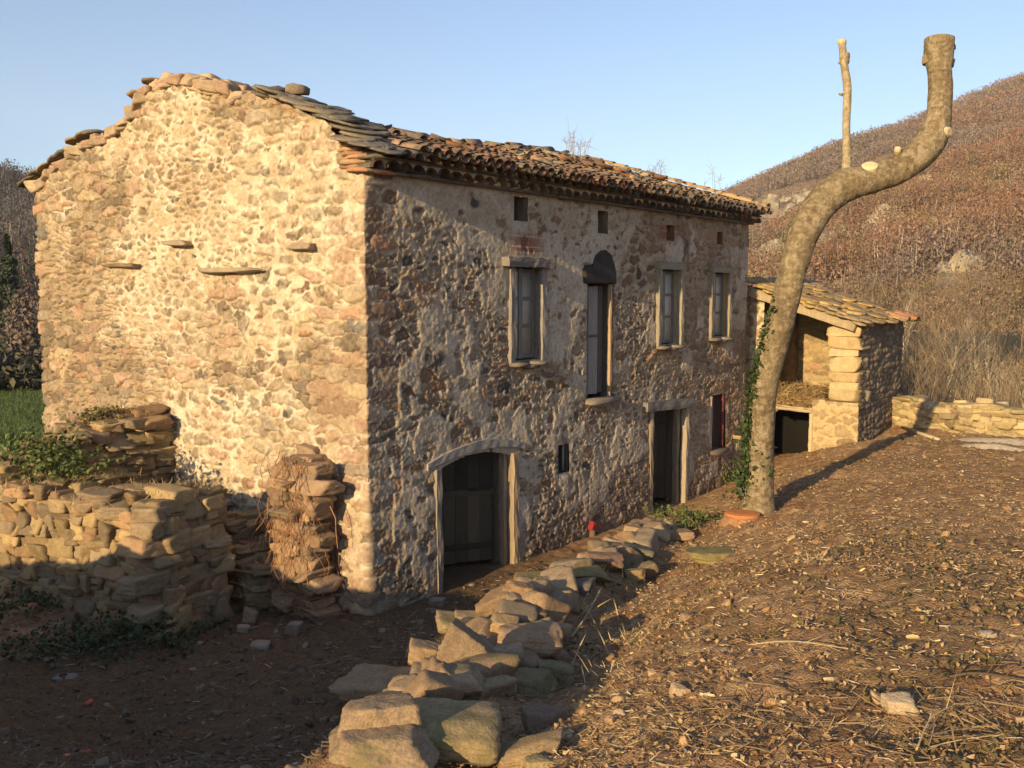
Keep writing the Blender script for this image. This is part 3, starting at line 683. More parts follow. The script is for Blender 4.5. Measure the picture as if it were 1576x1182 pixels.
# slate slabs: the verge on the right of the gable, and the stepped scraps left on the other slope
def slab(acc, c, lx, ly, th, R, col, seed, n=9):
    rs = np.random.RandomState(seed); a = np.sort(np.linspace(0, 2 * math.pi, n, endpoint=False) + .35 * (rs.rand(n) - .5))
    sq = 1 / np.maximum(np.abs(np.cos(a)), np.abs(np.sin(a))) ** .75; r = sq * (.82 + .2 * rs.rand(n))
    P = np.stack([np.cos(a) * r * lx / 2, np.sin(a) * r * ly / 2], 1); V = []
    for (k, z) in ((.93, -th / 2), (1.0, -th * .2), (.985, th * .25), (.92, th / 2)):
        V.append(np.concatenate([P * k * (1 + .02 * rs.randn(n, 1)), np.full((n, 1), z) + .1 * th * rs.randn(n, 1)], 1))
    V = np.concatenate(V + [np.array([[0, 0, -th / 2]]), np.array([[0, 0, th / 2 * 1.1]])]); F = []; T = []
    for k in range(3):
        for q in range(n): F.append([k * n + q, k * n + (q + 1) % n, (k + 1) * n + (q + 1) % n, (k + 1) * n + q])
    for q in range(n): T += [[4 * n, (q + 1) % n, q], [4 * n + 1, 3 * n + q, 3 * n + (q + 1) % n]]
    acc.add(V @ R.T + np.asarray(c), [np.array(F), np.array(T)], np.asarray(col) * (.8 + .35 * rs.rand()))
acc = Acc(); rs = np.random.RandomState(77)
SL = [(.17, .15, .13), (.22, .185, .145), (.13, .12, .11), (.26, .21, .155), (.24, .15, .10)]
for row in range(22):
    y = -.20 + row * .102
    zc = np.interp(y, [-.4, 0, .66, 1.38, 1.9], [5.56, 5.68, 6.10, 6.40, 6.52]) + .0
    for j, xx in enumerate((.10, .48)):
        if (j == 2 and (row > 16 or row < 7)) or (j == 1 and row < 3): continue
        slab(acc, (xx + .06 * rs.randn(), y + .03 * rs.randn(), zc + .012 * rs.randn() - .045 * j), .50 + .15 * rs.rand(), .44 + .2 * rs.rand(), .028 + .016 * rs.rand(),
             rotm(.30 + .05 * rs.randn() + .08 * (row > 17), .05 * rs.randn(), .2 * rs.randn()), SL[int(rs.rand() * 4)], 900 + row * 7 + j)
for (px, py, lx, ly, th, tilt, c) in [(412, 142, .5, .45, .07, -.12, (.10, .095, .095)), (432, 146, .5, .75, .06, .22, (.17, .15, .12)), (447, 137, .3, .34, .11, .16, (.24, .19, .15)), (452, 152, .6, .7, .05, .2, (.14, .13, .12)), (474, 160, .6, .75, .05, .25, (.13, .12, .11)), (493, 171, .6, .7, .05, .28, (.15, .13, .12))]:
    p = on_gable(px, py, .15); slab(acc, (p[0] + .1, p[1], p[2]), lx, ly, th, rotm(tilt, 0, .1), c, int(px))
acc.build('slate_verge', M_SLATE, house)
# reddish flat stones stacked under the verge by the corner
acc = Acc()
for k in range(9):
    slab(acc, (.18 + .03 * rs.randn(), .12 + .03 * k + .05 * rs.randn(), 5.36 + .052 * k), .55, .55 - .02 * k, .05, rotm(.03 * rs.randn(), .03, .2 * rs.randn()), [(.38, .20, .11), (.33, .19, .12), (.40, .27, .16)][k % 3], 1000 + k)
acc.build('kneeler_stones', M_ROCK, house)
acc = Acc()
for k, (px, py, ly) in enumerate([(50, 280, .75), (62, 268, .7), (78, 258, .65), (92, 247, .7), (104, 238, .6), (122, 216, .55), (136, 209, .55), (150, 206, .4), (218, 147, .35), (241, 127, .35)]):
    p = on_gable(px, py, .1)
    for j in range(2):
        acc = Acc(); slab(acc, (.12 + .42 * j, p[1], p[2]), .5, ly * .8, .035 + .015 * rs.rand(), rotm(-.25 + .05 * rs.randn(), 0, .15 * rs.randn()), [(.20, .15, .09), (.17, .14, .11), (.30, .20, .08)][k % 3], 1100 + k * 3 + j)
        acc.build('slate_slab', M_SLATE, house)

# ------------------------------------------------------------------ openings of the front
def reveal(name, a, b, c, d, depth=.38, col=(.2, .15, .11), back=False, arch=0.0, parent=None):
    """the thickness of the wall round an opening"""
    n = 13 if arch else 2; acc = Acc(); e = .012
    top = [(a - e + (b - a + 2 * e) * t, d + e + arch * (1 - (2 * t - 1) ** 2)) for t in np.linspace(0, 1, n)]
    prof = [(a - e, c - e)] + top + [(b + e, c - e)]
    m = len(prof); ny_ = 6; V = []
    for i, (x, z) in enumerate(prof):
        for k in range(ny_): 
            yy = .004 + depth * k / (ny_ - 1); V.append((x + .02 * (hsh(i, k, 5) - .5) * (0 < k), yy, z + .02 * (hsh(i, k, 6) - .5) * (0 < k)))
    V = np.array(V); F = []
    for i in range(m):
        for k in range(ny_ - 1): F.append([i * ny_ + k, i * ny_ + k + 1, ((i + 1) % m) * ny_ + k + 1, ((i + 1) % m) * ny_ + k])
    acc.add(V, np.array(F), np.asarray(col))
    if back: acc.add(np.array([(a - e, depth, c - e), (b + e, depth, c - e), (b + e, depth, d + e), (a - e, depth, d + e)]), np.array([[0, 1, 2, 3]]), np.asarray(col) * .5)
    return acc.build(name, M_WALL, parent or house, smooth=False)
def planks(acc, x0, x1, z0, z1, y, th, n, cols, seed, M=None, gap=.006):
    rs = np.random.RandomState(seed); w = (x1 - x0) / n
    for k in range(n):
        c = np.asarray(cols[k % len(cols)]) * (.75 + .45 * rs.rand())
        nz = 9; zs = np.linspace(z0 + .015 * rs.rand(), z1 - .015 * rs.rand(), nz)
        for q in range(nz - 1):
            dy = .004 * rs.randn()
            box(acc, (x0 + k * w + gap / 2, y + .0015 * k % .004, zs[q]), (x0 + (k + 1) * w - gap / 2, y + th, zs[q + 1]), c * (1 - .0 * q), 0, 0, M)
def swing(x, y, ang):      # turn a leaf about its hinge at (x, y)
    ca, sa = math.cos(ang), math.sin(ang)
    def f(V):
        V = np.array(V); dx = V[:, 0] - x; dy = V[:, 1] - y
        return np.stack([x + dx * ca - dy * sa, y + dx * sa + dy * ca, V[:, 2]], 1)
    return f
GREYW = [(.24, .215, .19), (.20, .18, .155), (.27, .24, .205)]
BRW = [(.20, .155, .11), (.24, .19, .135), (.165, .13, .095)]

# arched cart door
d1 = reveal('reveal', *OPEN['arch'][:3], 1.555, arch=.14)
acc = Acc()
beam(acc, (1.22, -.03, -.25), (1.20, -.03, 1.60), .11, .10, (.22, .19, .16), 1, up=(1, 0, 0))
acc.build('door_jamb', M_WOOD, house, smooth=False); acc = Acc(); beam(acc, (2.89, -.02, -.12), (2.88, -.02, 1.60), .12, .11, (.29, .225, .15), 2, up=(1, 0, 0))
acc.build('door_jamb', M_WOOD, house, smooth=False); acc = Acc(); beam(acc, (2.79, .10, -.12), (2.79, .10, 1.60), .09, .09, (.22, .17, .12), 3, up=(1, 0, 0))
acc.build('door_post', M_WOOD, house, smooth=False)
acc = Acc(); n = 22; V = []
for i in range(n):                                              # bowed lintel timber
    t = i / (n - 1); x = 1.02 + 2.08 * t; zc = 1.645 + .15 * (1 - (2 * t - 1) ** 2) + .03 * t
    for (yy, hz) in ((-.06, -.065), (-.06, .065), (.16, .065), (.16, -.065)):
        V.append((x, yy + .012 * (hsh(i, int(hz * 100) + 9, 3) - .5), zc + hz * (1 - .35 * abs(2 * t - 1)) + .014 * (hsh(i, int(yy * 100) + 20, 4) - .5)))
V = np.array(V); F = [[i * 4 + k, i * 4 + (k + 1) % 4, (i + 1) * 4 + (k + 1) % 4, (i + 1) * 4 + k] for i in range(n - 1) for k in range(4)] + [[3, 2, 1, 0], [n * 4 - 4, n * 4 - 3, n * 4 - 2, n * 4 - 1]]
acc.add(V, np.array(F), np.array((.30, .27, .24)))
acc.build('door_lintel', M_WOODH, house, smooth=False)
acc = Acc(); Mh = swing(2.80, .24, math.radians(-30))
planks(acc, 1.60, 2.74, -.02, 1.02, .26, .04, 6, [(.13, .10, .065), (.10, .08, .05)], 5, Mh)
planks(acc, 1.60, 2.74, 1.06, 1.66, .27, .035, 6, [(.07, .055, .042), (.05, .042, .034)], 6, Mh)
box(acc, (1.58, .225, .98), (2.76, .262, 1.07), (.10, .08, .055), .01, 3, Mh); box(acc, (1.60, .235, .18), (2.74, .262, .26), (.06, .046, .032), .01, 4, Mh)
door = acc.build('door', M_WOOD, house, smooth=False); door['label'] = 'plank door leaf half closing the arched doorway'
acc = Acc(); box(acc, (2.35, .21, 1.05), (2.72, .222, 1.085), (.05, .04, .035), .004, 7, Mh); acc.build('strap_hinge', M_WOODH, door)

# second ground floor doorway
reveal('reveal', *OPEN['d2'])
acc = Acc()
beam(acc, (6.87, -.02, -.15), (6.86, -.02, 1.86), .11, .10, (.24, .19, .135), 11, up=(1, 0, 0)); acc.build('door_jamb', M_WOOD, house, smooth=False); acc = Acc(); beam(acc, (8.19, -.03, -.12), (8.19, -.03, 1.80), .12, .11, (.30, .25, .185), 12, up=(1, 0, 0))
acc.build('door_jamb', M_WOOD, house, smooth=False); acc = Acc(); beam(acc, (8.08, .10, -.12), (8.08, .10, 1.80), .10, .08, (.25, .20, .14), 14, up=(1, 0, 0))
acc.build('door_post', M_WOOD, house, smooth=False)
acc = Acc(); beam(acc, (6.60, -.03, 1.92), (8.36, -.03, 1.85), .20, .17, (.19, .17, .15), 13); acc.build('door_lintel', M_WOODH, house, smooth=False)
acc = Acc(); Mh = swing(8.1, .30, math.radians(-42)); planks(acc, 7.05, 8.08, .0, 1.76, .30, .04, 6, [(.085, .065, .045), (.11, .08, .05), (.07, .055, .04)], 15, Mh); box(acc, (7.06, .27, .35), (8.06, .302, .45), (.07, .052, .036), .01, 3, Mh); box(acc, (7.06, .27, 1.35), (8.06, .302, 1.45), (.07, .052, .036), .01, 4, Mh)
dd = acc.build('door', M_WOOD, house, smooth=False); dd['label'] = 'plank door ajar in the square ground floor doorway'

# tall upper door with its dark arched stone
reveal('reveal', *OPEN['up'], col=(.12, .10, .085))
acc = Acc(); planks(acc, 4.90, 5.30, 2.26, 4.04, .10, .045, 3, [(.28, .265, .245), (.24, .225, .21)], 21); planks(acc, 5.31, 5.56, 2.26, 4.04, .17, .045, 2, [(.16, .135, .11)], 22)
box(acc, (4.90, .085, 3.2), (5.30, .102, 3.24), (.12, .10, .09)); ud = acc.build('door', M_WOOD, house, smooth=False); ud['label'] = 'narrow grey plank door high in the wall'
acc = Acc(); beam(acc, (5.52, .0, 2.2), (5.52, .0, 4.06), .055, .05, (.34, .24, .15), 23, up=(1, 0, 0), jit=.004); acc.build('door_jamb', M_WOOD, house, smooth=False); acc = Acc(); beam(acc, (4.86, .05, 2.2), (4.86, .05, 4.06), .06, .06, (.13, .115, .10), 24, up=(1, 0, 0), jit=.004); acc.build('door_jamb', M_WOOD, house, smooth=False)
acc = Acc(); n = 14; pts = [(4.68, 4.07), (4.66, 4.30), (4.78, 4.36), (4.90, 4.30), (5.02, 4.52), (5.16, 4.60), (5.30, 4.62), (5.44, 4.56), (5.56, 4.38), (5.62, 4.20), (5.62, 4.07)]
V = [(x, yy, z) for yy in (-.075, -.045, .10) for (x, z) in pts]; V = np.array(V); m = len(pts)
V[:m, 0] = 5.15 + (V[:m, 0] - 5.15) * .94; V[:m, 2] = 4.3 + (V[:m, 2] - 4.3) * .92
F = [[k * m + i, k * m + (i + 1) % m, (k + 1) * m + (i + 1) % m, (k + 1) * m + i] for k in range(2) for i in range(m)]
c0 = np.array([[5.12, -.08, 4.24]]); T = [[3 * m, (i + 1) % m, i] for i in range(m)]
acc.add(np.concatenate([V, c0]), [np.array(F), np.array(T)], np.array((.042, .038, .036)))
acc.build('hood_stone', M_ROCK, house, smooth=False)
acc = Acc(); slab(acc, (5.2, -.03, 2.16), .98, .36, .09, rotm(.03, 0, 0), (.20, .165, .13), 51); acc.build('door_sill', M_ROCK, house)

# windows: frame, lintel, sill, casement
def window(key, fcol, lintel=None, sill=None, pane=(.6, .58, .54), surround=.07, inner=(.30, .27, .22), leafw=.5, right_col=None, y_in=.09):
    a, b, c, d = OPEN[key]
    acc = Acc(); s = surround
    beam(acc, (a - s * .35, -.03, c - .03), (a - s * .35, -.03, d + .02), s, .10, fcol, 31, up=(1, 0, 0), jit=.006); beam(acc, (b + s * .35, -.03, c - .03), (b + s * .35, -.03, d + .02), s, .10, fcol, 32, up=(1, 0, 0), jit=.006)
    if not lintel: beam(acc, (a - s, -.03, d + .06), (b + s, -.03, d + .06), .12, .13, np.asarray(fcol) * .8, 33, jit=.008)
    fr = acc.build('window', M_WOOD, house, smooth=False)
    reveal('reveal', a, b, c, d, col=inner, parent=fr)
    if lintel:
        acc = Acc(); beam(acc, (lintel[0], -.05, d + .06), (lintel[1], -.05, d + .05), .20, .13, lintel[2], 34, jit=.012); acc.build('lintel', M_WOODH, fr, smooth=False)
    acc = Acc(); 
    for q in range(3): slab(acc, (a + (b - a) * (q + .5) / 3, -.02, c - .05 - .035 * (q % 2)), (b - a) / 1.7, .34, .05, rotm(.06, 0, .1 * q), (sill or (.22, .18, .14)), 61 + q + len(key))
    acc.build('sill', M_ROCK, fr)
    # casement: two stiles, rails and two or three pale panes
    acc = Acc(); xr_ = a + (b - a) * leafw; wc = np.asarray(GREYW[0]) * .95
    box(acc, (a + .02, y_in, c + .01), (a + .085, y_in + .045, d - .02), wc, .004, 1); box(acc, (xr_ - .06, y_in - .002, c + .01), (xr_, y_in + .047, d - .02), wc * .9, .004, 2)
    if leafw > .95:
        xm = (a + b) / 2; box(acc, (xm - .045, y_in - .004, c + .012), (xm + .045, y_in + .049, d - .022), wc * .95, .004, 5)
    for t in (.0, .36, .68, 1.0):
        zc = c + .04 + (d - c - .10) * t; box(acc, (a + .086, y_in + .004, zc - .025), (xr_ - .061, y_in + .040, zc + .025), wc * .8, .004, 3)
    cs = acc.build('casement', M_WOOD, fr, smooth=False)
    acc = Acc(); box(acc, (a + .08, y_in + .018, c + .03), (xr_ - .055, y_in + .026, d - .04), pane); acc.build('pane', M_PANE, fr)
    if leafw < .95:
        acc = Acc()
        planks(acc, xr_ + .005, b - .01, c + .005, d - .01, y_in + (.03 if right_col is None else .05), .04, 2, [right_col or (.20, .175, .15)], 41)
        acc.build('shutter', M_WOOD, fr, smooth=False)
window('w1', (.235, .21, .185), (2.60, 3.78, (.20, .17, .15)), (.20, .165, .13), pane=(.46, .42, .36), leafw=1.0, y_in=.10, inner=(.24, .21, .17))
window('w3', (.27, .24, .18), None, None, pane=(.62, .58, .50), leafw=1.0, inner=(.42, .35, .23), surround=.11)
window('w4', (.27, .225, .165), None, None, pane=(.60, .54, .45), leafw=1.0, inner=(.46, .31, .14), surround=.09)
# narrow dark red window, small square hole, attic vents
a, b, c, d = OPEN['nar']; reveal('reveal', a, b, c, d, col=(.17, .10, .08))
acc = Acc(); beam(acc, (b - .03, .02, c), (b - .03, .02, d), .06, .06, (.13, .04, .035), 71, up=(1, 0, 0), jit=.004); beam(acc, (a + .02, .0, c), (a + .02, .0, d), .05, .06, (.30, .25, .19), 72, up=(1, 0, 0), jit=.004); nf = acc.build('window_frame', M_WOOD, house); nf['label'] = 'dark red frame of the narrow low window'
acc = Acc(); planks(acc, a + .06, b - .06, c + .05, d - .05, .16, .03, 4, [(.09, .05, .045), (.12, .06, .05)], 73); acc.build('shutter', M_WOOD, house, smooth=False)
acc = Acc(); slab(acc, ((a + b) / 2, -.02, c - .05), .8, .32, .08, rotm(0, 0, 0), (.18, .14, .11), 75); acc.build('window_sill', M_ROCK, house)
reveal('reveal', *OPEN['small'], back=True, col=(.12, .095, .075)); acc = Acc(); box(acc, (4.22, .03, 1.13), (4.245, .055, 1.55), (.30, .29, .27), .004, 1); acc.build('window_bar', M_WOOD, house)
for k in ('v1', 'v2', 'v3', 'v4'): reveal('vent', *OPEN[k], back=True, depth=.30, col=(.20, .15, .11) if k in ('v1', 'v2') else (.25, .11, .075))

# ------------------------------------------------------------------ small masonry sheets for the annex
def wall_sheet(name, o, du, nrm, width, z0, top, cw, ch, seed, table, mcol, res=.025, amp=.03, parent=None, thr0=.06):
    o = np.asarray(o, float); du = np.asarray(du, float); nrm = np.asarray(nrm, float)
    s = np.arange(0, width + 1e-6, res); z = np.arange(z0, 6, res); S, Zq = np.meshgrid(s, z, indexing='ij')
    (a, b, c), e = stones(S, Zq, cw, ch, seed); g = fbm(S * 20, Zq * 20, seed + 3, 3); g2 = fbm(S * 5, Zq * 5, seed + 4)
    m = sst(.02, -.02, e - thr0 - .1 * (g2 - .5))
    col = mix(pick(a, table) * (.75 + .5 * b)[..., None] * (.8 + .4 * g)[..., None], np.asarray(mcol), m)
    h = np.where(m > .5, .0, amp * .8 * sst(0, .2, e) + amp * (b - .4)) + .012 * (g - .5) + .02 * (g2 - .5)
    P = o + S[..., None] * du + h[..., None] * nrm + Zq[..., None] * np.array([0, 0, 1.]) - np.array([0, 0, o[2]])
    tz = np.array([top(q) for q in s])[:, None]; kill = (Zq > tz + .04 * (g2 - .5)).ravel()
    F = grid_faces(len(s), len(z)); F = F[~kill[F].any(1)]; us = np.zeros(S.size, bool); us[F.ravel()] = True; rm = np.cumsum(us) - 1
    acc = Acc(); acc.add(P.reshape(-1, 3)[us], rm[F], col.reshape(-1, 3)[us])
    return acc.build(name, M_WALL, parent)
ANX = [(30, (.36, .27, .14)), (25, (.30, .22, .12)), (15, (.40, .31, .18)), (10, (.33, .20, .11))]
ANX_SHADED = [(30, (.20, .15, .10)), (25, (.16, .12, .085)), (15, (.24, .18, .12))]  # annex stones with shade put into the colour, for walls away from sun
AX = 11.5
annex = empty('lean_to_barn', (AX, -1, .5), 'small open fronted stone lean to with slab roof at the far end of the farmhouse', 'lean-to')
wall_sheet('side_wall', (AX + .03, -2.2, 0), (1, 0, 0), (0, -1, 0), 2.85, .5, lambda s: 3.32, .26, .12, 201, ANX_SHADED, (.17, .13, .09), parent=annex)
wall_sheet('back_wall', (14.3, .2, 0), (0, -1, 0), (-1, 0, 0), 2.35, .0, lambda s: 4.15 - .34 * s, .28, .14, 203, ANX, (.36, .27, .16), parent=annex)
wall_sheet('front_wall', (AX, -1.25, 0), (0, -1, 0), (-1, 0, 0), .96, .3, lambda s: 1.72, .30, .2, 205, ANX, (.47, .36, .20), parent=annex, thr0=.10)
wall_sheet('front_wall', (AX - .02, .20, 0), (0, -1, 0), (-1, 0, 0), .36, .1, lambda s: 3.95, .24, .2, 206, ANX, (.50, .42, .30), parent=annex, thr0=.14)
wall_sheet('side_wall', (10.9, .18, 0), (1, 0, 0), (0, -1, 0), .62, .0, lambda s: 4.1, .26, .14, 207, ANX_SHADED, (.24, .19, .13), parent=annex)
wall_sheet('side_wall', (AX, .19, 0), (1, 0, 0), (0, -1, 0), 2.8, .0, lambda s: 4.1, .26, .14, 208, ANX_SHADED, (.2, .15, .10), res=.05, parent=annex)
acc = Acc(); box(acc, (AX + .06, -2.17, .4), (AX + .45, -1.27, 1.70), (.2, .15, .1)); box(acc, (AX + .5, -2.17, .5), (14.3, -1.9, 3.28), (.22, .16, .1)); acc.build('wall_core', M_WALL, annex)
acc = Acc(); rs = np.random.RandomState(12); z = 1.70; k = 0
while z < 3.22:                                                  # the corner pier of big squared blocks
    h = [.26, .14, .24, .30, .16, .24, .2][k % 7]; h = min(h, 3.28 - z + .05)
    sft = .03 * rs.randn()
    V, F = rock((.46, .60 + .05 * rs.rand(), h * 1.03), 300 + k, 3, ang=3, rough=.03)
    V = np.sign(V) * np.abs(V / np.array([.23, .32, h / 2])) ** .62 * np.array([.23, .32, h / 2])
    acc.add(V @ rotm(0, .01 * rs.randn(), .03 * rs.randn()).T + (AX + .22 + sft * .4, -1.87 + sft * .4, z + h / 2), F, np.array([(.43, .33, .18), (.46, .36, .21), (.39, .29, .15)][k % 3]))
    z += h; k += 1
acc.build('corner_pier', M_ROCK, annex)
def aroof(y): return 3.36 + .34 * (y + 2.2)
acc = Acc(); beam(acc, (AX - .08, .25, aroof(.25) - .20), (AX - .06, -2.12, aroof(-2.12) - .13), .20, .20, (.36, .28, .18), 81)
acc.build('roof_beam', M_WOOD, annex)
acc = Acc(); rs = np.random.RandomState(13)
for i in range(13):
    y = -2.28 + i * .21
    x = AX - .22 + .1 * rs.rand()
    while x < 14.6:
        lx = .35 + .3 * rs.rand()
        yel = rs.rand()
        c = (.50, .32, .12) if yel > .5 else ((.42, .28, .13) if yel > .2 else (.30, .21, .12))
        slab(acc, (x + lx / 2, y + .04 * rs.randn(), aroof(y) + .03 + .012 * rs.randn()), lx * 1.15, .42 + .1 * rs.rand(), .045, rotm(.36 - .10 + .05 * rs.randn(), .04 * rs.randn(), .15 * rs.randn()), c, int(rs.rand() * 9999)); x += lx
    if i < 11:
        for zz_ in (.05, .0): slab(acc, (AX - .16 + .03 * rs.randn(), y + .05 * rs.randn(), aroof(y) - .01 + zz_), .36, .30, .045, rotm(.3, .05 * rs.randn(), .3 * rs.randn()), (.46, .33, .13) if i > 4 else (.34, .26, .16), int(rs.rand() * 9999))
acc.build('roof', M_SLATE, annex)
acc = Acc()
for k in range(10):
    tile_y = -2.25
V = Acc()
for (x, y, c) in [(14.45, -2.3, (.48, .20, .09)), (14.25, -2.32, (.42, .19, .10)), (13.7, -2.3, (.36, .2, .12))]:
    acc = Acc()
    n = 8; a = np.linspace(-1, 1, n) * 1.4; Vt = []
    for (t, r) in ((0, .11), (1, .09)):
        for th in (0, .016): Vt.append(np.stack([np.sin(a) * (r - th), np.full(n, t * .5 - .22), np.cos(a) * (r - th) * .8], 1))
    Vt = np.concatenate(Vt); F = []
    for k in range(n - 1): F += [[k, k + 1, 2 * n + k + 1, 2 * n + k], [n + k + 1, n + k, 3 * n + k, 3 * n + k + 1], [k + 1, k, n + k, n + k + 1]]
    acc.add(Vt @ rotm(.3, 0, 0).T + (x, y, aroof(y) + .07), np.array(F), np.array(c)); acc.build('edge_tile', M_TILE, annex)
acc = Acc()
for k in range(4): beam(acc, (AX + .02 + .08 * k, -.28, 1.50 + .03 * (k % 2)), (AX + .05 + .09 * k, -1.30, 1.45 + .03 * (k % 2)), .10, .06, (.40, .31, .20), 90 + k)
box(acc, (AX + .3, -1.9, 1.42), (14.28, .15, 1.50), (.16, .12, .08)); box(acc, (AX + 1.4, -1.9, -.2), (AX + 1.45, .15, 1.41), (.008, .007, .006))  # last box: near-black sheet added so the low opening reads dark
acc.build('loft_floor_and_dark_sheet', M_WOOD, annex)
acc = Acc(); beam(acc, (AX + .0, -1.235, .35), (AX + .0, -1.235, 1.42), .07, .09, (.46, .36, .22), 95, up=(1, 0, 0), jit=.005); acc.build('door_post', M_WOOD, annex)
# dry hay and rubbish on the loft
acc = Acc(); rs = np.random.RandomState(14)
n = 2600; u = rs.rand(n, 2); x = AX + .05 + .9 * u[:, 0] ** 1.3; y = -.30 - 1.1 * u[:, 1]
hz = 1.56 + (.28 * np.exp(-((x - AX - .4) / .35) ** 2) + .25 * np.exp(-((x - AX - .9) / .4) ** 2)) * rs.rand(n) * (1 + .5 * vn(y * 4, x * 4, 3))
d = rs.randn(n, 3) * np.array([1, 1, .55]); d /= np.linalg.norm(d, axis=1)[:, None]; L = .06 + .14 * rs.rand(n, 1); w = np.cross(d, rs.randn(n, 3)); w /= np.linalg.norm(w, axis=1)[:, None]
P = np.stack([x, y, hz], 1); Q = np.stack([P - d * L, P - d * L * .2 + w * .008, P + d * L, P + d * L * .2 - w * .008], 1).reshape(-1, 3)
cc = np.repeat(mix((.20, .13, .06), (.42, .30, .14), rs.rand(n)), 4, 0)
acc.add(Q, np.arange(4 * n).reshape(-1, 4), cc)
for k in range(30):
    V, F = rock((.2 + .15 * rs.rand(), .25, .14), 320 + k, 2); acc.add(V @ rotm(rs.randn(), rs.randn(), rs.randn()).T + (AX + .2 + .8 * rs.rand(), -.35 - 1.0 * rs.rand(), 1.55 + .12 * rs.rand()), F, np.array((.28, .19, .10)) * (.7 + .6 * rs.rand()))
hay = tag(acc.build('hay_heap', M_TWIG, smooth=False), 'heap of dry hay and rubbish on the plank loft of the lean to', 'hay heap')

# ------------------------------------------------------------------ dry stone walls
RUIN_C = [(.27, .195, .10), (.23, .165, .09), (.31, .225, .115), (.20, .15, .095), (.28, .18, .10), (.24, .18, .11)]
def drystone(name, path, thick, top, label, seed, lmin=.22, lmax=.52, hmin=.07, hmax=.15, cols=RUIN_C, sub=2, cap=True, core=(.09, .065, .045), ends=(True, True), base_off=-.08, gapc=1.0, cat='wall', group=None, both=True):
    rs = np.random.RandomState(seed); path = [np.array(p, float) for p in path]; acc = Acc()
    seg = [np.linalg.norm(path[i + 1] - path[i]) for i in range(len(path) - 1)]; L = sum(seg)
    def at(s):
        s = min(max(s, 0), L - 1e-6)
        for i, l in enumerate(seg):
            if s <= l or i == len(seg) - 1:
                d = (path[i + 1] - path[i]) / l; return path[i] + d * s, d
            s -= l
    cs = np.arange(0, L + .01, .2); V = []
    for s in cs:
        p, d = at(s); n = np.array([-d[1], d[0]]); z0 = float(zg(p[0], p[1])) - .3; z1 = top(s) - .13
        w = thick / 2 - .16
        s_in = min(max(s, .16), L - .16); p, d = at(s_in)
        for (o, z) in ((-w, z0), (-w, z1), (w, z1), (w, z0)): V.append((p[0] + n[0] * o, p[1] + n[1] * o, z))
    V = np.array(V); m = len(cs); F = [[i * 4 + k, i * 4 + k + 1, (i + 1) * 4 + k + 1, (i + 1) * 4 + k] for i in range(m - 1) for k in range(3)] + [[0, 1, 2, 3], [m * 4 - 1, m * 4 - 2, m * 4 - 3, m * 4 - 4]]
    acc.add(V, np.array(F), np.array(core))
    faces = (-1, 1) if both else (-1,)
    def put(p, d, s_, size, z, jitter=.055):
        V, F = rock(size, seed * 50 + int(rs.rand() * 4000), max(sub, 3) if lmax > .3 and not name.startswith('field') else sub, ang=3, rough=.075, lo=.86)
        V = V * 1.03
        yaw = math.atan2(d[1], d[0]); R = rotm(jitter * rs.randn(), jitter * rs.randn(), yaw + jitter * 1.5 * rs.randn())
        acc.add(V @ R.T + np.array([p[0], p[1], z]), F, np.array(cols[int(rs.rand() * len(cols))]) * (.7 + .55 * rs.rand()))
    for f in faces:
        lev = {}
        z = -.3 + .1 * rs.rand(); zmax = max(top(s) for s in cs)
        zb = min(float(zg(*at(s)[0])) for s in cs)
        z = zb + base_off
        while z < zmax:
            h = hmin + (hmax - hmin) * rs.rand(); s = -.02 - .2 * rs.rand()
            while s < L:
                l = lmin + (lmax - lmin) * rs.rand() ** 1.4; sm = s + l / 2
                p, d = at(sm); n = np.array([-d[1], d[0]])
                tz = top(min(max(sm, 0), L)); g = float(zg(p[0], p[1]))
                if z + h * .55 < tz and z + h > g - .05 and sm < L + .05:
                    dep = .24 + .14 * rs.rand()
                    hh = h * (1.0 + .35 * rs.rand())
                    q = p + n * f * (thick / 2 - dep / 2 + .03 * rs.randn()); put(q, d, s, (l * 1.1, dep, hh * 1.12), z + h / 2 + .02 * rs.randn())
                s += l * .97 * gapc
            z += h * .96
    for e, s in ((0, 0.0), (1, L)):
        if not ends[e]: continue
        p, d = at(s); n = np.array([-d[1], d[0]]); z = float(zg(p[0], p[1])) + base_off
        while z < top(s) - .05:
            h = hmin * 1.1 + (hmax - hmin) * rs.rand(); o = -thick / 2
            while o < thick / 2:
                l = min(lmin * 1.2 + (lmax - lmin) * rs.rand(), thick * 1.05); q = p + n * (o + l / 2) + d * (.10 if e == 0 else -.10) 
                put(q, n, 0, (l * 1.08, .34, h * 1.15), z + h / 2); o += l * .98
            z += h * .97
    if cap:
        s = 0.0
        while s < L:
            l = .2 + .24 * rs.rand(); p, d = at(s + l / 2); n = np.array([-d[1], d[0]]); o = -thick / 2 + .1
            while o < thick / 2 - .05:
                w = .18 + .22 * rs.rand(); q = p + n * (o + w / 2 - .03); put(q, d, 0, (l * 1.12, w * 1.15, .09 + .07 * rs.rand()), top(s + l / 2) - .03 + .03 * rs.randn(), .09); o += w
            s += l * .95
    o = acc.build(name, M_ROCK, smooth=True)
    return tag(o, label, cat, group)
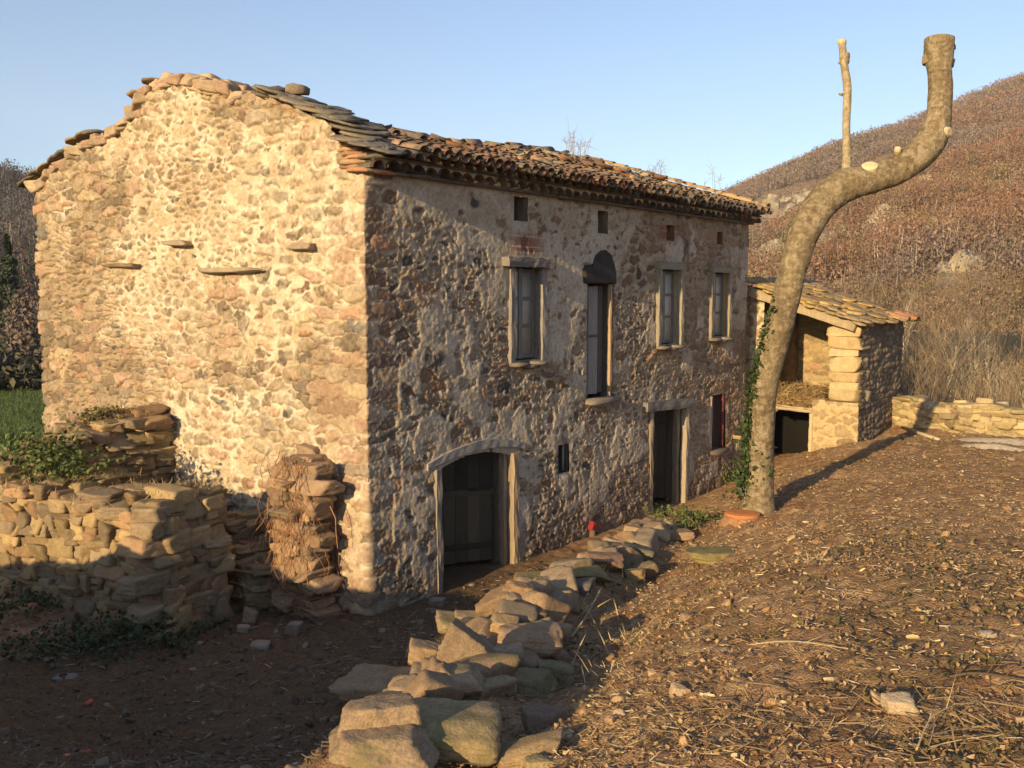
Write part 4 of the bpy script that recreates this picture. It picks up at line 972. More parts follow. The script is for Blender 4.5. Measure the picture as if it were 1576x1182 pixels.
# front wall of the fallen pen: its lit end face, then away to the left
def t1(s): return float(np.interp(s, [0, .35, .9, 1.6, 2.6, 4.6], [1.50, 1.52, 1.44, 1.40, 1.55, 1.6])) + .05 * math.sin(s * 7)
ruin1 = drystone('ruined_wall', [(-1.6, 1.3), (-1.95, 3.2), (-2.3, 6.0)], .92, t1, 'broken thick dry stone wall standing free in front of the sunlit gable', 41, lmax=.44, hmin=.08, hmax=.19, lmin=.15, sub=3, both=True, group=None)
def t2(s): return float(np.interp(s, [0, .5, 1.0, 1.7, 2.3], [2.10, 2.14, 1.98, 1.72, 1.5]))
ruin2 = drystone('ruined_wall', [(-.05, 4.55), (-2.1, 4.95)], .95, t2, 'crumbling shaded wall stump joined to the gable behind the pen, grown over on top', 43, ends=(False, False))
def t3(s): return float(np.interp(s, [0, .5, .75], [1.90, 1.72, 1.5]))
ruin3 = drystone('ruined_wall', [(-.02, .88), (-.46, .88)], .46, t3, 'narrow wall stub against the gable hung with dry brown creeper roots', 44, lmin=.2, lmax=.4, ends=(False, True), cols=[(.26, .17, .10), (.30, .2, .12), (.24, .17, .11)])
def t4(s): return float(np.interp(s, [0, .6, 1.1], [.95, .7, .4]))
ruin4 = drystone('ruined_wall', [(-.3, 2.35), (-.55, 1.3)], .55, t4, 'low remains of stones at the foot of the gable between pen and creeper stub', 46, lmin=.18, lmax=.4)
def tb(s): return float(np.interp(s, [0, 1, 2, 4, 9], [1.56, 1.55, 1.60, 1.66, 1.78])) + .035 * math.sin(s * 4.1) + .03 * math.sin(s * 9.7)
backwall = drystone('field_wall', [(14.05, -2.25), (13.45, -3.7), (13.5, -6), (13.7, -11.5)], .5, tb, 'low yellowish dry stone wall closing the upper yard beside the lean to', 47, lmin=.16, lmax=.45, hmin=.06, hmax=.13, cols=[(.36, .28, .14), (.30, .23, .12), (.40, .31, .17), (.33, .25, .15)])

# ------------------------------------------------------------------ the heap of tumbled stones, one thing each
HG = 'stones of the tumbled heap'
RK_A = [(.31, .225, .135), (.28, .19, .115), (.33, .24, .15), (.25, .19, .125), (.30, .20, .125)]
def put_stone(px, py, wpx, hpx, label, seed, mossy=False, col=None, rot=0.0, lift=.0, dep=.8, ang=8, sub=4, name='fieldstone', group=HG, cat='stone', tilt=0.0):
    P, t = on_ground(px, py + hpx * .36); d = (P - CAM) @ FWD
    w = .93 * wpx / FOC * d; vis = .95 * hpx / FOC * d
    down = math.atan2(CAM[2] - P[2], np.hypot(*(P - CAM)[:2])); D_ = w * dep
    h = max((vis - D_ * math.sin(down) * .75) / math.cos(down), w * .28)
    V, F = rock((w * 1.04, D_, h * 1.06), seed, sub, ang=ang, rough=.075, lo=.75)
    yaw = HEAD - math.pi / 2
    V = V @ rotm(tilt, rot, yaw + .0).T
    base = np.array([P[0], P[1], 0]) + F0 * D_ * .3; base[2] = float(zg(base[0], base[1])) + h * .40 + lift
    c = np.array([1.0, .93, .86]) * np.array(col if col is not None else RK_A[seed % 5]) * (.70 + .3 * hsh(seed, 3, 1))
    acc = Acc(); acc.add(V, F, c)
    o = acc.build(name, M_MOSS if mossy else M_ROCK); o.location = tuple(base)
    return tag(o, label, cat, group)
ST = [
 (685, 1125, 172, 88, 'large notched greenish boulder in front of the heap', 1, True, (.29, .235, .135), .12, .0),
 (578, 1113, 116, 84, 'broad blunt brown block at the left foot of the heap', 3, False, (.31, .235, .155), -.03, .0),
 (582, 1165, 146, 66, 'rounded pale stone with a mossy left side at the bottom edge', 2, True, (.33, .255, .17), .05, .0),
 (616, 1064, 116, 54, 'long flat brown stone behind the blunt block on the left edge', 4, False, (.30, .23, .15), .02, .02),
 (660, 1030, 62, 50, 'chunky pale stone perched on the left flank of the heap', 5, False, (.35, .255, .16), .2, .12),
 (715, 1032, 70, 66, 'long slab tipped steeply in the middle of the heap', 6, False, (.29, .22, .15), .55, .16),
 (703, 986, 72, 32, 'thin flat mossy slab lying level on the left of the heap', 7, True, (.29, .23, .14), .06, .16),
 (727, 968, 58, 28, 'smooth tan stone on the skyline of the heap by the flat slab', 8, False, (.34, .25, .155), .15, .1),
 (764, 941, 60, 46, 'leaning brown wedge near the arched doorway end of the heap', 9, False, (.30, .215, .13), -.5, .06),
 (802, 931, 46, 42, 'bright topped orange cube beside the leaning wedge', 10, False, (.40, .27, .15), .05, .08),
 (779, 975, 40, 30, 'small rounded rough stone sitting behind the big flat topped block', 11, False, (.33, .24, .13), .0, .06),
 (815, 1006, 98, 58, 'big flat topped tan block on the right of the heap', 12, False, (.35, .25, .165), -.06, .10),
 (800, 1052, 108, 48, 'long mossy stone below the flat topped block', 13, True, (.25, .21, .12), .10, .0),
 (854, 1040, 54, 46, 'squarish mossy stone at the right edge of the heap', 14, True, (.22, .19, .11), .05, .0),
 (836, 1110, 60, 46, 'shaded square stone right of the notched boulder', 15, False, (.22, .165, .12), .0, .0),
 (815, 1158, 98, 46, 'low brown slab at the bottom right of the heap', 16, False, (.28, .21, .12), -.25, .0),
 (830, 1176, 46, 30, 'little pointed mossy stone cut by the bottom edge', 17, True, (.27, .22, .12), .0, .0),
 (833, 900, 74, 40, 'broad mossy slab just outside the arched doorway', 18, True, (.27, .215, .11), .03, .02),
 (712, 1072, 54, 34, 'small cracked brown stone wedged behind the notched boulder', 19, False, (.33, .24, .16), .1, .08),
 (750, 1013, 44, 34, 'dull grey stone leaning against the flat topped block', 20, False, (.24, .18, .13), .3, .06),
 (897, 882, 72, 30, 'mossy flat stone between the doorway slab and the red brown block', 21, True, (.25, .21, .10), .04, .0),
 (931, 866, 56, 30, 'flat red brown block with a square end along the wall side of the row', 22, False, (.31, .205, .14), .12, .02),
 (980, 851, 46, 26, 'grey green stone tipped on edge in the far part of the row', 23, True, (.22, .21, .14), .35, .0),
 (978, 886, 32, 22, 'small yellow brown stone in front of the tipped grey green one', 24, False, (.30, .23, .12), .0, .0),
 (1101, 853, 70, 28, 'lone mossy flat stone lying on the ground before the pollard trunk', 25, True, (.28, .245, .11), .0, .0),
 (1045, 824, 46, 20, 'low brown stone near the green weeds by the trunk', 26, False, (.28, .20, .13), .0, .0),
 (888, 908, 50, 28, 'dark grey stone in shade below the mossy flat stone', 29, False, (.15, .135, .12), .0, .0),
 (857, 951, 26, 24, 'small round greenish stone on the shaded right flank', 30, True, (.22, .20, .11), .0, .0),
 (860, 985, 34, 34, 'small upright tan stone on the right shoulder of the heap', 31, False, (.33, .24, .15), .1, .05),
 (640, 1017, 30, 22, 'little pale stone tucked behind the perched chunky stone', 32, False, (.33, .25, .16), .0, .08),
]
for q in ST: put_stone(*q[:5], 600 + q[5], q[6], q[7], q[8], q[9])
rs = np.random.RandomState(66); FILL = 'rough brown fieldstone wedged low among the bigger stones of the tumbled heap'
for k in range(150):
    t = .45 + rs.rand() ** 1.45 * 4.4; i = int(t); a = HEAP[i]; b = HEAP[i + 1]; p = a + (b - a) * (t - i) + rs.randn(2) * np.array([.19, .19]) * (1.0 if i < 3 else .7)
    s = .13 + .18 * rs.rand(); V, F = rock((s * (1 + .5 * rs.rand()), s, s * (.5 + .35 * rs.rand())), 1400 + k, 3, ang=8, lo=.76)
    acc = Acc(); acc.add(V @ rotm(.25 * rs.randn(), .25 * rs.randn(), 6 * rs.rand()).T, F, np.array(RK_A[k % 5]) * (.65 + .4 * rs.rand()))
    o = acc.build('fieldstone', M_MOSS if rs.rand() > .65 else M_ROCK); o.location = (p[0], p[1], float(zg(p[0], p[1])) + s * .12 + .10 * rs.rand() * (k % 2)); tag(o, FILL, 'stone', HG)
for q in [
 (1388, 1088, 46, 34, 'white veined stone lying on the trampled ground at the lower right', 41, False, (.44, .36, .25), .1),
 (1047, 1066, 28, 26, 'small whitish stone pair on bare soil right of the heap', 42, False, (.42, .33, .22), .0),
 (1025, 1048, 18, 14, 'pinkish pebble beside the whitish stone on bare soil', 43, False, (.40, .26, .18), .0),
 (1057, 951, 20, 16, 'small brown pointed stone alone in the chip strewn ground', 44, False, (.27, .19, .13), .0),
 (1522, 976, 26, 12, 'pale flat stone far out to the right in the chips', 45, False, (.46, .40, .32), .0),
 (37, 945, 28, 26, 'orange brown stone lying in the weeds at the left edge', 46, False, (.32, .20, .11), .0),
 (108, 955, 22, 26, 'upright brown stone in weeds before the ruined wall', 47, False, (.25, .18, .11), .0),
 (398, 994, 30, 16, 'flat pale grey stone in the shaded yard', 48, False, (.33, .29, .23), .0),
 (384, 950, 20, 24, 'brown stone chip standing near the gable foot', 49, False, (.29, .21, .15), .2),
 (374, 968, 20, 14, 'whitish stone flake near the gable foot', 50, False, (.42, .36, .28), .1),
 (97, 1048, 34, 10, 'thin grey slate piece lying in the dark yard', 51, False, (.20, .20, .21), .0),
 (672, 927, 24, 16, 'small grey stone at the threshold of the arched doorway', 52, False, (.27, .24, .20), .0),
 (452, 968, 22, 26, 'dull stone leaning in the shaded yard by the creeper stub', 53, False, (.25, .21, .17), .2)]:
    put_stone(q[0], q[1], q[2], q[3], q[4], 600 + q[5], q[6], q[7], q[8], 0, sub=3, group=None, name='loose_stone')

# ------------------------------------------------------------------ the pollarded tree
TP, _ = on_ground(1168, 792); TB = np.array([TP[0], TP[1], float(zg(TP[0], TP[1]))])
TL = np.array([.10, -.995, 0]); TN = np.array([.995, .10, 0])
def on_tree(px, py):
    r = ray(px, py); t = ((TB - CAM) @ FWD) - .95 * sst(790, 380, py) ; return CAM + r * t, t      # the stem leans a little towards the near side
def smooth_path(pts, m):
    pts = np.array(pts, float); k = np.arange(len(pts)); t = np.linspace(0, len(pts) - 1, m); out = []
    for c in range(pts.shape[1]):
        y = pts[:, c]; g = np.gradient(y); i = np.minimum(t.astype(int), len(pts) - 2); f = t - i
        out.append((2 * f ** 3 - 3 * f ** 2 + 1) * y[i] + (f ** 3 - 2 * f ** 2 + f) * g[i] + (-2 * f ** 3 + 3 * f ** 2) * y[i + 1] + (f ** 3 - f ** 2) * g[i + 1])
    return np.stack(out, 1)
def bark_tube(pts, m, n, seed, cols, bump=.05, lich=True):
    Q = smooth_path(pts, m); P = []; R = []
    for px, py, hw in Q:
        p, t = on_tree(px, py); P.append(p); R.append(hw / FOC * t)
    P = np.array(P); R = np.array(R); V, F = tube(P, R, n)
    k = np.repeat(np.arange(m), n); a = np.tile(np.arange(n), m) * 2 * math.pi / n
    cx, sx = np.cos(a), np.sin(a); L = k * (np.linalg.norm(P[-1] - P[0]) / m)
    cx, sx = np.cos(a), np.sin(a); L = k * (np.linalg.norm(P[-1] - P[0]) / m)
    Ct = np.repeat(P, n, 0); off = V[:m * n] - Ct
    Pw = Ct + off; TX, TY, TZ = Pw[:, 0], Pw[:, 1], Pw[:, 2]
    def tri(s, sd_, o=3): return np.clip(.5 + 1.35 * ((fbm(TX * s + 5, TZ * s, sd_, o) + fbm(TY * s, TZ * s + 9, sd_ + 40, o) + fbm((TX + TY) * .7 * s, (TX - TY) * .7 * s + 3, sd_ + 80, o)) / 3 - .5), 0, 1)
    g, g2, g3 = tri(6, seed), tri(26, seed + 3), tri(14, seed + 4)
    V[:m * n] = Ct + off * (1 + bump * 2.2 * (g - .5) + bump * .8 * (g2 - .5) + bump * .9 * (g3 - .5))[:, None]
    c = mix(cols[0], cols[1], sst(.3, .7, g)); c = mix(c, np.array(cols[2]), sst(.52, .64, g3) * .7); c = mix(c, np.array(cols[3]), sst(.55, .68, g2) * .22); g4 = tri(34, seed + 8, 2); c = mix(c, np.array(cols[2]) * 1.15, sst(.52, .70, g4) * .5); c = mix(c, np.array(cols[3]), sst(.44, .28, g4) * .4)
    c = np.concatenate([c, np.tile(np.array(cols[0]), (2, 1))]); return V, F, c, P, R
BK = [(.17, .123, .07), (.235, .178, .10), (.33, .27, .175), (.08, .06, .036)]
tree = empty('pollarded_tree', TB, 'tall pollarded leafless tree with a crooked trunk and one bent limb', 'tree')
trunk_pts = [(1166, 806, 34), (1167, 790, 28), (1168, 768, 23), (1169, 738, 21.5), (1170, 700, 21), (1172, 650, 20.5), (1176, 600, 20.5), (1186, 550, 21), (1200, 500, 21.5), (1211, 455, 21), (1222, 409, 21), (1238, 358, 23), (1260, 318, 25), (1290, 291, 26), (1318, 280, 24.5), (1345, 273, 23), (1370, 265, 23), (1392, 254, 23), (1415, 236, 24), (1433, 215, 23.5), (1443, 190, 20), (1446, 165, 18), (1447.5, 132, 18), (1446, 110, 17.5), (1445, 95, 20), (1444.5, 84, 21.5), (1445, 74, 21.5), (1446, 60, 21.5)]
V, F, c, P, R = bark_tube(trunk_pts, 620, 80, 50, BK, .07)
k = np.repeat(np.arange(620), 80); redm = np.concatenate([sst(30, 4, k), [0, 0]]); c = mix(c, np.array((.36, .15, .065)), redm * .8)
V[-1] += np.array([0, 0, .05]); acc = Acc(); acc.add(V, F, c)
a0 = np.linspace(0, 2 * math.pi, 1)
top = P[-1]; rs = np.random.RandomState(3)
for (dx, dz, s) in [(-.10, -.06, .07), (.12, -.05, .08), (.0, -.01, .09), (-.15, -.22, .08), (.15, -.26, .07)]:
    Vr, Fr = rock((s * 1.6, s * 1.6, s * 1.5), int(abs(dx) * 999 + dz * 100) + 50, 3); acc.add(Vr + top + RIGHT * dx + np.array([0, 0, dz - .05]), Fr, np.array((.26, .20, .11)))
trunk = acc.build('trunk', M_BARK, tree)
V, F, c, Pb, Rb = bark_tube([(1304, 276, 10), (1303, 258, 7.5), (1303, 230, 6.3), (1302.6, 189, 6), (1304, 150, 6.4), (1303.5, 128, 6.4), (1300, 104, 6), (1298.5, 90, 6.6), (1297.5, 80, 5.8), (1295.7, 64, 5.6)], 90, 24, 55, [(.33, .26, .15), (.40, .33, .2), (.42, .36, .25), (.18, .13, .07)], .07)
acc = Acc(); acc.add(V, F, c); kp, kt = on_tree(1302, 89); Vr, Fr = rock((.08, .08, .14), 77, 2); acc.add(Vr + kp, Fr, np.array((.34, .27, .16)))
for (px, py) in ((1296, 98), (1297, 146)):
    q, _ = on_tree(px, py); Vt, Ft = tube([q, q - RIGHT * .05 + np.array([0, 0, .01])], [.02, .012], 6); acc.add(Vt, Ft, np.array((.25, .19, .1)))
branch = acc.build('branch', M_BARK, tree)
def disc(parent, c, nrm, rx, ry, col, name='cut_face'):
    nrm = np.asarray(nrm, float); nrm /= np.linalg.norm(nrm); u = np.cross(nrm, [.3, .2, .93]); u /= np.linalg.norm(u); v = np.cross(nrm, u); n = 28
    a = np.linspace(0, 2 * math.pi, n, endpoint=False); V = []; C = []
    for r, q in ((1.06, -.5), (1.0, .03), (.66, .06), (.33, .06)):
        for k, t in enumerate(a):
            j = 1 + .05 * (hsh(k, 1, 7) - .5); V.append(c + u * math.cos(t) * rx * r * j + v * math.sin(t) * ry * r * j + nrm * .03 * (q / .06 if q > 0 else -1.2)); C.append(np.asarray(col) * (.6 if r > 1.01 else (1, .93, .98)[int(round((1 - r) * 3))]))
    V.append(c + nrm * .03); C.append(np.asarray(col) * .85)
    F = [[i * n + k, i * n + (k + 1) % n, (i + 1) * n + (k + 1) % n, (i + 1) * n + k] for i in range(3) for k in range(n)]; T = [[3 * n + k, 3 * n + (k + 1) % n, 4 * n] for k in range(n)]
    acc = Acc(); acc.add(np.array(V), [np.array(F), np.array(T)], np.array(C)); return acc.build(name, M_WOOD, parent, smooth=False)
CW = (.62, .50, .29)
# normals towards the upper left and the camera, seated on the limb's skin
def on_limb(px, py, out):
    q, t = on_tree(px, py); k = int(np.argmin(np.linalg.norm(P - q, axis=1))); v = q - P[k]; bk = -F0; 
    off = np.linalg.norm(v); r = R[k]
    dpt = math.sqrt(max(r * r - min(off, r) ** 2, 0)); pos = q + bk * dpt * 1.0; nr = pos - P[k]; nr /= np.linalg.norm(nr) + 1e-9
    return P[k] + nr * (r + out), nr
p, n_ = on_limb(1333, 258, -.012); disc(trunk, p, n_, .10, .095, CW)
p, n_ = on_limb(1376, 240, .0); Vt, Ft = tube([p - n_ * .03, p + np.array([0, 0, .06]) - F0 * .03], [.05, .042], 12); acc = Acc(); acc.add(Vt, Ft, np.array((.30, .23, .12))); acc.build('limb_stub', M_BARK, tree); disc(trunk, p + np.array([0, 0, .065]) - F0 * .03, np.array([0, 0, 1.]) - F0 * .3, .042, .042, CW)
p, n_ = on_limb(1452, 206, -.008); disc(trunk, p, n_, .085, .06, CW)
disc(branch, Pb[-1] + np.array([0, 0, .005]), np.array([0, 0, 1.]) - F0 * .35, .058, .055, CW)
# fresh orange stump at its foot
SPt, _ = on_ground(1143, 803); sx_, sy_ = SPt[0], SPt[1]; sz_ = float(zg(sx_, sy_))
stump = empty('tree_stump', (sx_, sy_, sz_), 'low freshly sawn orange stump touching the foot of the pollarded trunk', 'stump')
n = 30; acc = Acc(); V = []; C = []
for k, (z, r) in enumerate([(-.25, .31), (.0, .27), (.06, .235), (.09, .222)]):
    for q in range(n):
        t = q * 2 * math.pi / n; rr = r * (1 + .10 * math.sin(3 * t + 1) + .05 * math.sin(7 * t) + .06 * (hsh(q, k, 4) - .5)); V.append((rr * math.cos(t) * 1.1, rr * math.sin(t), z)); C.append((.34, .19, .10) if k < 3 else (.38, .17, .08))
V.append((0, 0, .095)); C.append((.4, .2, .1))
F = [[i * n + k, i * n + (k + 1) % n, (i + 1) * n + (k + 1) % n, (i + 1) * n + k] for i in range(3) for k in range(n)]
acc.add(np.array(V) + (sx_, sy_, sz_), [np.array(F), np.array([[3 * n + k, 3 * n + (k + 1) % n, 4 * n] for k in range(n)])], np.array(C)); acc.build('bark', M_BARK, stump)
disc(stump, np.array([sx_, sy_, sz_ + .105]), (0, 0, 1), .235, .215, (.52, .20, .075))

# ------------------------------------------------------------------ leaves, ivy, weeds, creepers
def leaves(acc, P, size, c0, c1, rs, up=.3, nrm=None, lobes=True):
    P = np.asarray(P); n = len(P); N = rs.randn(n, 3); N[:, 2] += up * 3
    if nrm is not None: N = N * .6 + nrm
    N /= np.linalg.norm(N, axis=1)[:, None]; U = np.cross(N, rs.randn(n, 3)); U /= np.linalg.norm(U, axis=1)[:, None] + 1e-9; W = np.cross(N, U)
    s = (size * (.6 + .8 * rs.rand(n)))[:, None]
    Q = np.stack([P - U * s * .5, P + W * s * .36 + N * s * .10, P + U * s * .6, P - W * s * .36 + N * s * .10], 1).reshape(-1, 3)
    c = np.repeat(mix(c0, c1, rs.rand(n)) , 4, 0); acc.add(Q, np.arange(4 * n).reshape(-1, 4), c)
rs = np.random.RandomState(21)
acc = Acc(); pts = []; 
for (px, py, w, n) in [(a_, b_, c_, int(d_ * .42)) for a_, b_, c_, d_ in [(1189, 480, 5, 40), (1183, 505, 6, 70), (1172, 530, 7, 90), (1165, 555, 7, 100), (1158, 585, 8, 120), (1153, 615, 8, 130), (1149, 645, 9, 150), (1147, 675, 9, 150), (1146, 705, 10, 160), (1143, 725, 13, 200), (1137, 742, 15, 170), (1142, 762, 10, 60), (1165, 690, 8, 40), (1168, 720, 8, 40)]]:
    for k in range(n):
        q, t = on_tree(px + w * rs.randn() * .6, py + 12 * rs.randn()); 
        kk = int(np.argmin(np.linalg.norm(P - q, axis=1))); v = q - P[kk]; v -= F0 * .12 * rs.rand(); l = np.linalg.norm(v); 
        if l < R[kk] * 1.05: v = v / l * R[kk] * (1.05 + .15 * rs.rand())
        pts.append(P[kk] + v)
leaves(acc, pts, .075, np.array((.02, .038, .010)), np.array((.05, .075, .02)), rs)
for k in range(5):
    Q = smooth_path([(1150 - 3 * k, 780, 1), (1148 - k, 700, 1), (1152 + k, 620, 1), (1166, 550, 1), (1182 + k, 490, 1)], 30); L3 = []
    for (px, py, _) in Q:
        q, t = on_tree(px, py); kk = int(np.argmin(np.linalg.norm(P - q, axis=1))); v = q - P[kk] - F0 * .05; v = v / np.linalg.norm(v) * R[kk] * 1.04; L3.append(P[kk] + v)
    Vt, Ft = tube(L3, np.full(30, .009), 5); acc.add(Vt, Ft, np.array((.22, .16, .10)))
tag(acc.build('ivy', M_LEAF, smooth=False), 'dark green ivy climbing the house side of the pollarded trunk', 'ivy')

def shrub(name, pix, n, size, c0, c1, label, cat, seed, spread=(.3, .3, .22), ground=True, stems=14, base=None):
    rs = np.random.RandomState(seed); acc = Acc(); b = base if base is not None else on_ground(*pix)[0]
    C = [np.array(b) + rs.randn(3) * np.array(spread) * .7 + (0, 0, spread[2]) for _ in range(9)]
    P_ = np.concatenate([c + rs.randn(n // 9, 3) * np.array(spread) * .42 for c in C])
    P_[:, 2] = np.maximum(P_[:, 2], b[2] - .05); leaves(acc, P_, size, np.array(c0), np.array(c1), rs)
    for k in range(stems):
        e = C[k % 9] + rs.randn(3) * np.array(spread) * .4; m = (np.array(b) + e) / 2 + rs.randn(3) * .05
        Vt, Ft = tube(smooth_path([b + rs.randn(3) * np.array([.08, .08, 0]), m, e], 8), np.linspace(.010, .004, 8), 5); acc.add(Vt, Ft, np.array((.17, .12, .07)))
    o = acc.build(name, M_LEAF, smooth=False); return tag(o, label, cat)
b_ = np.array([-1.75, 4.35, 1.42]); shrub('ivy_bush', None, 2400, .07, (.035, .06, .014), (.11, .135, .035), 'green leafy ivy bush spilling over the ruined wall at the left edge', 'shrub', 31, (.55, .75, .28), base=b_)
shrub('ivy_bush', None, 700, .055, (.06, .055, .02), (.15, .12, .04), 'brownish bramble tuft on top of the shaded wall stump', 'shrub', 32, (.40, .25, .10), base=np.array([-.7, 4.55, 2.02]))
shrub('weeds', (1075, 806), 900, .06, (.05, .075, .018), (.13, .14, .04), 'green weeds on the bare earth left of the pollarded trunk', 'weeds', 33, (.42, .38, .10))
shrub('weeds', (1118, 742), 420, .055, (.06, .09, .02), (.14, .15, .04), 'small green weeds against the far wall corner by the post', 'weeds', 34, (.3, .2, .16))
shrub('weeds', (70, 935), 1000, .055, (.03, .05, .015), (.085, .10, .03), 'dark green weeds at the left edge below the ruined wall', 'weeds', 35, (.6, .4, .12))
shrub('weeds', (215, 990), 1500, .05, (.025, .042, .014), (.07, .085, .03), 'dark green weeds round the corner foot of the ruined wall', 'weeds', 36, (.6, .45, .10))
shrub('weeds', (130, 1005), 1100, .05, (.025, .042, .014), (.07, .085, .03), 'low dark weeds spread over the shaded yard in front of the ruined wall', 'weeds', 37, (.7, .5, .07))
# brown creeper roots hanging on the stub
acc = Acc(); rs = np.random.RandomState(37)
for k in range(120):
    y0 = .88 + .20 * rs.randn(); z0 = 1.95 - 1.1 * rs.rand() ** 1.3; x0 = -.05 - .55 * rs.rand(); pts = [np.array([x0, np.clip(y0, .5, 1.22), z0])]
    f = rs.rand()
    if f < .55: pts[0][0] = -.56
    elif f < .85: pts[0][1] = .60 if rs.rand() < .7 else 1.2
    for q in range(5):
        pts.append(pts[-1] + np.array([-.02 + .06 * rs.randn(), .09 * rs.randn(), -.12 - .10 * rs.rand()]))
        if pts[-1][2] < .03: break
    Q = smooth_path(np.array(pts), 9); Vt, Ft = tube(Q, np.linspace(.006, .002, 9) * (1 + (rs.rand() > .9)), 4); acc.add(Vt, Ft, mix((.20, .10, .055), (.36, .20, .11), np.array(rs.rand())))
for k in range(260):
    p = np.array([-.35 - .35 * rs.rand(), .8 + .38 * rs.randn(), .04 + .3 * rs.rand() ** 2]); d = rs.randn(3) * np.array([1, 1, .4]); d /= np.linalg.norm(d); Vt, Ft = tube([p, p + d * (.08 + .15 * rs.rand())], [.005, .003], 4); acc.add(Vt, Ft, mix((.20, .10, .055), (.33, .19, .10), np.array(rs.rand())))
tag(acc.build('dry_creeper', M_TWIG, smooth=False), 'tangle of dry reddish brown creeper roots on the wall stub by the corner', 'creeper')
# thin dead weeds standing on the roof
for i, (px, py, h, lab) in enumerate([(885, 246, .55, 'tuft of thin dead weeds on the ridge above the upper door'), (1015, 276, .40, 'sparse dead weeds on the far yellowish part of the roof'), (1097, 296, .55, 'single tall dead weed stalk near the far end of the roof')]):
    acc = Acc(); p = on_front(px, py, 2.9 if i == 0 else (2.2 if i == 1 else 1.2)); p[2] = roof_z(p[0], p[1]) + .08; rs = np.random.RandomState(300 + i)
    for k in range((20, 11, 5)[i]):
        d = np.array([.28 * rs.randn(), .2 * rs.randn(), 1.0]); q = [p + rs.randn(3) * np.array([.12, .12, 0])]; L = h * (.5 + .6 * rs.rand())
        for s in range(3): q.append(q[-1] + d * L / 3 + rs.randn(3) * .02)
        Vt, Ft = tube(smooth_path(np.array(q), 7), np.linspace(.006, .003, 7), 4); acc.add(Vt, Ft, np.array((.24, .19, .12)))
        for s in range(4):
            e = q[2] + (q[3] - q[2]) * rs.rand(); Vt, Ft = tube([e, e + rs.randn(3) * .09 + (0, 0, .05)], [.003, .002], 3); acc.add(Vt, Ft, np.array((.24, .19, .12)))
    tag(acc.build('roof_weeds', M_TWIG, smooth=False), lab, 'weeds')
# grass and dry twigs grown over the tops of the ruins
def blades(acc, P_, h, c0, c1, rs, lean=.5, wid=.05):
    P_ = np.asarray(P_); n = len(P_); d = rs.randn(n, 3) * lean; d[:, 2] = 1; L = (h * (.5 + .8 * rs.rand(n)))[:, None]; w = rs.randn(n, 3); w[:, 2] = 0; w /= np.linalg.norm(w, axis=1)[:, None]; w = w * h * wid
    t = P_ + d * L; m = P_ + d * L * .55 + np.array([0, 0, .08]) * L
    Q = np.stack([P_ - w, P_ + w, m + w * .7, m - w * .7, t], 1).reshape(-1, 3); b = np.arange(n)[:, None] * 5
    acc.add(Q, [np.concatenate([b, b + 1, b + 2, b + 3], 1), np.concatenate([b + 3, b + 2, b + 4], 1)], np.repeat(mix(c0, c1, rs.rand(n)), 5, 0))
acc = Acc(); rs = np.random.RandomState(38)
n = 1300; s = rs.rand(n); P_ = np.stack([-1.55 - .75 * s + .45 * rs.randn(n) * .7, 1.3 + 4.5 * s, np.zeros(n)], 1); P_[:, 2] = [t1(q * 4.9) + .0 for q in s]; blades(acc, P_, .11, np.array((.20, .14, .07)), np.array((.36, .27, .13)), rs, .9)
n = 1200; s = rs.rand(n); P_ = np.stack([-.05 - 2.0 * s, 4.5 + .3 * s + .2 * rs.randn(n), np.zeros(n)], 1); P_[:, 2] = [t2(q * 2.1) + .02 for q in s]; blades(acc, P_, .10, np.array((.16, .10, .05)), np.array((.34, .22, .11)), rs, .9)
tag(acc.build('dry_grass', M_TWIG, smooth=False), kind='stuff')
# field grass on the left
acc = Acc(); rs = np.random.RandomState(39); n = 60000; d = 9 + 36 * rs.rand(n) ** 1.1; a = np.radians(-46 + 26 * rs.rand(n)); P_ = polar(a, d, np.zeros(n)); P_ = P_[P_[:, 1] > 6.3]; P_[:, 2] = zg(P_[:, 0], P_[:, 1]); blades(acc, P_, .14, np.array((.05, .08, .02)), np.array((.12, .155, .05)), rs)
tag(acc.build('field_grass', M_LEAF, smooth=False), kind='stuff')

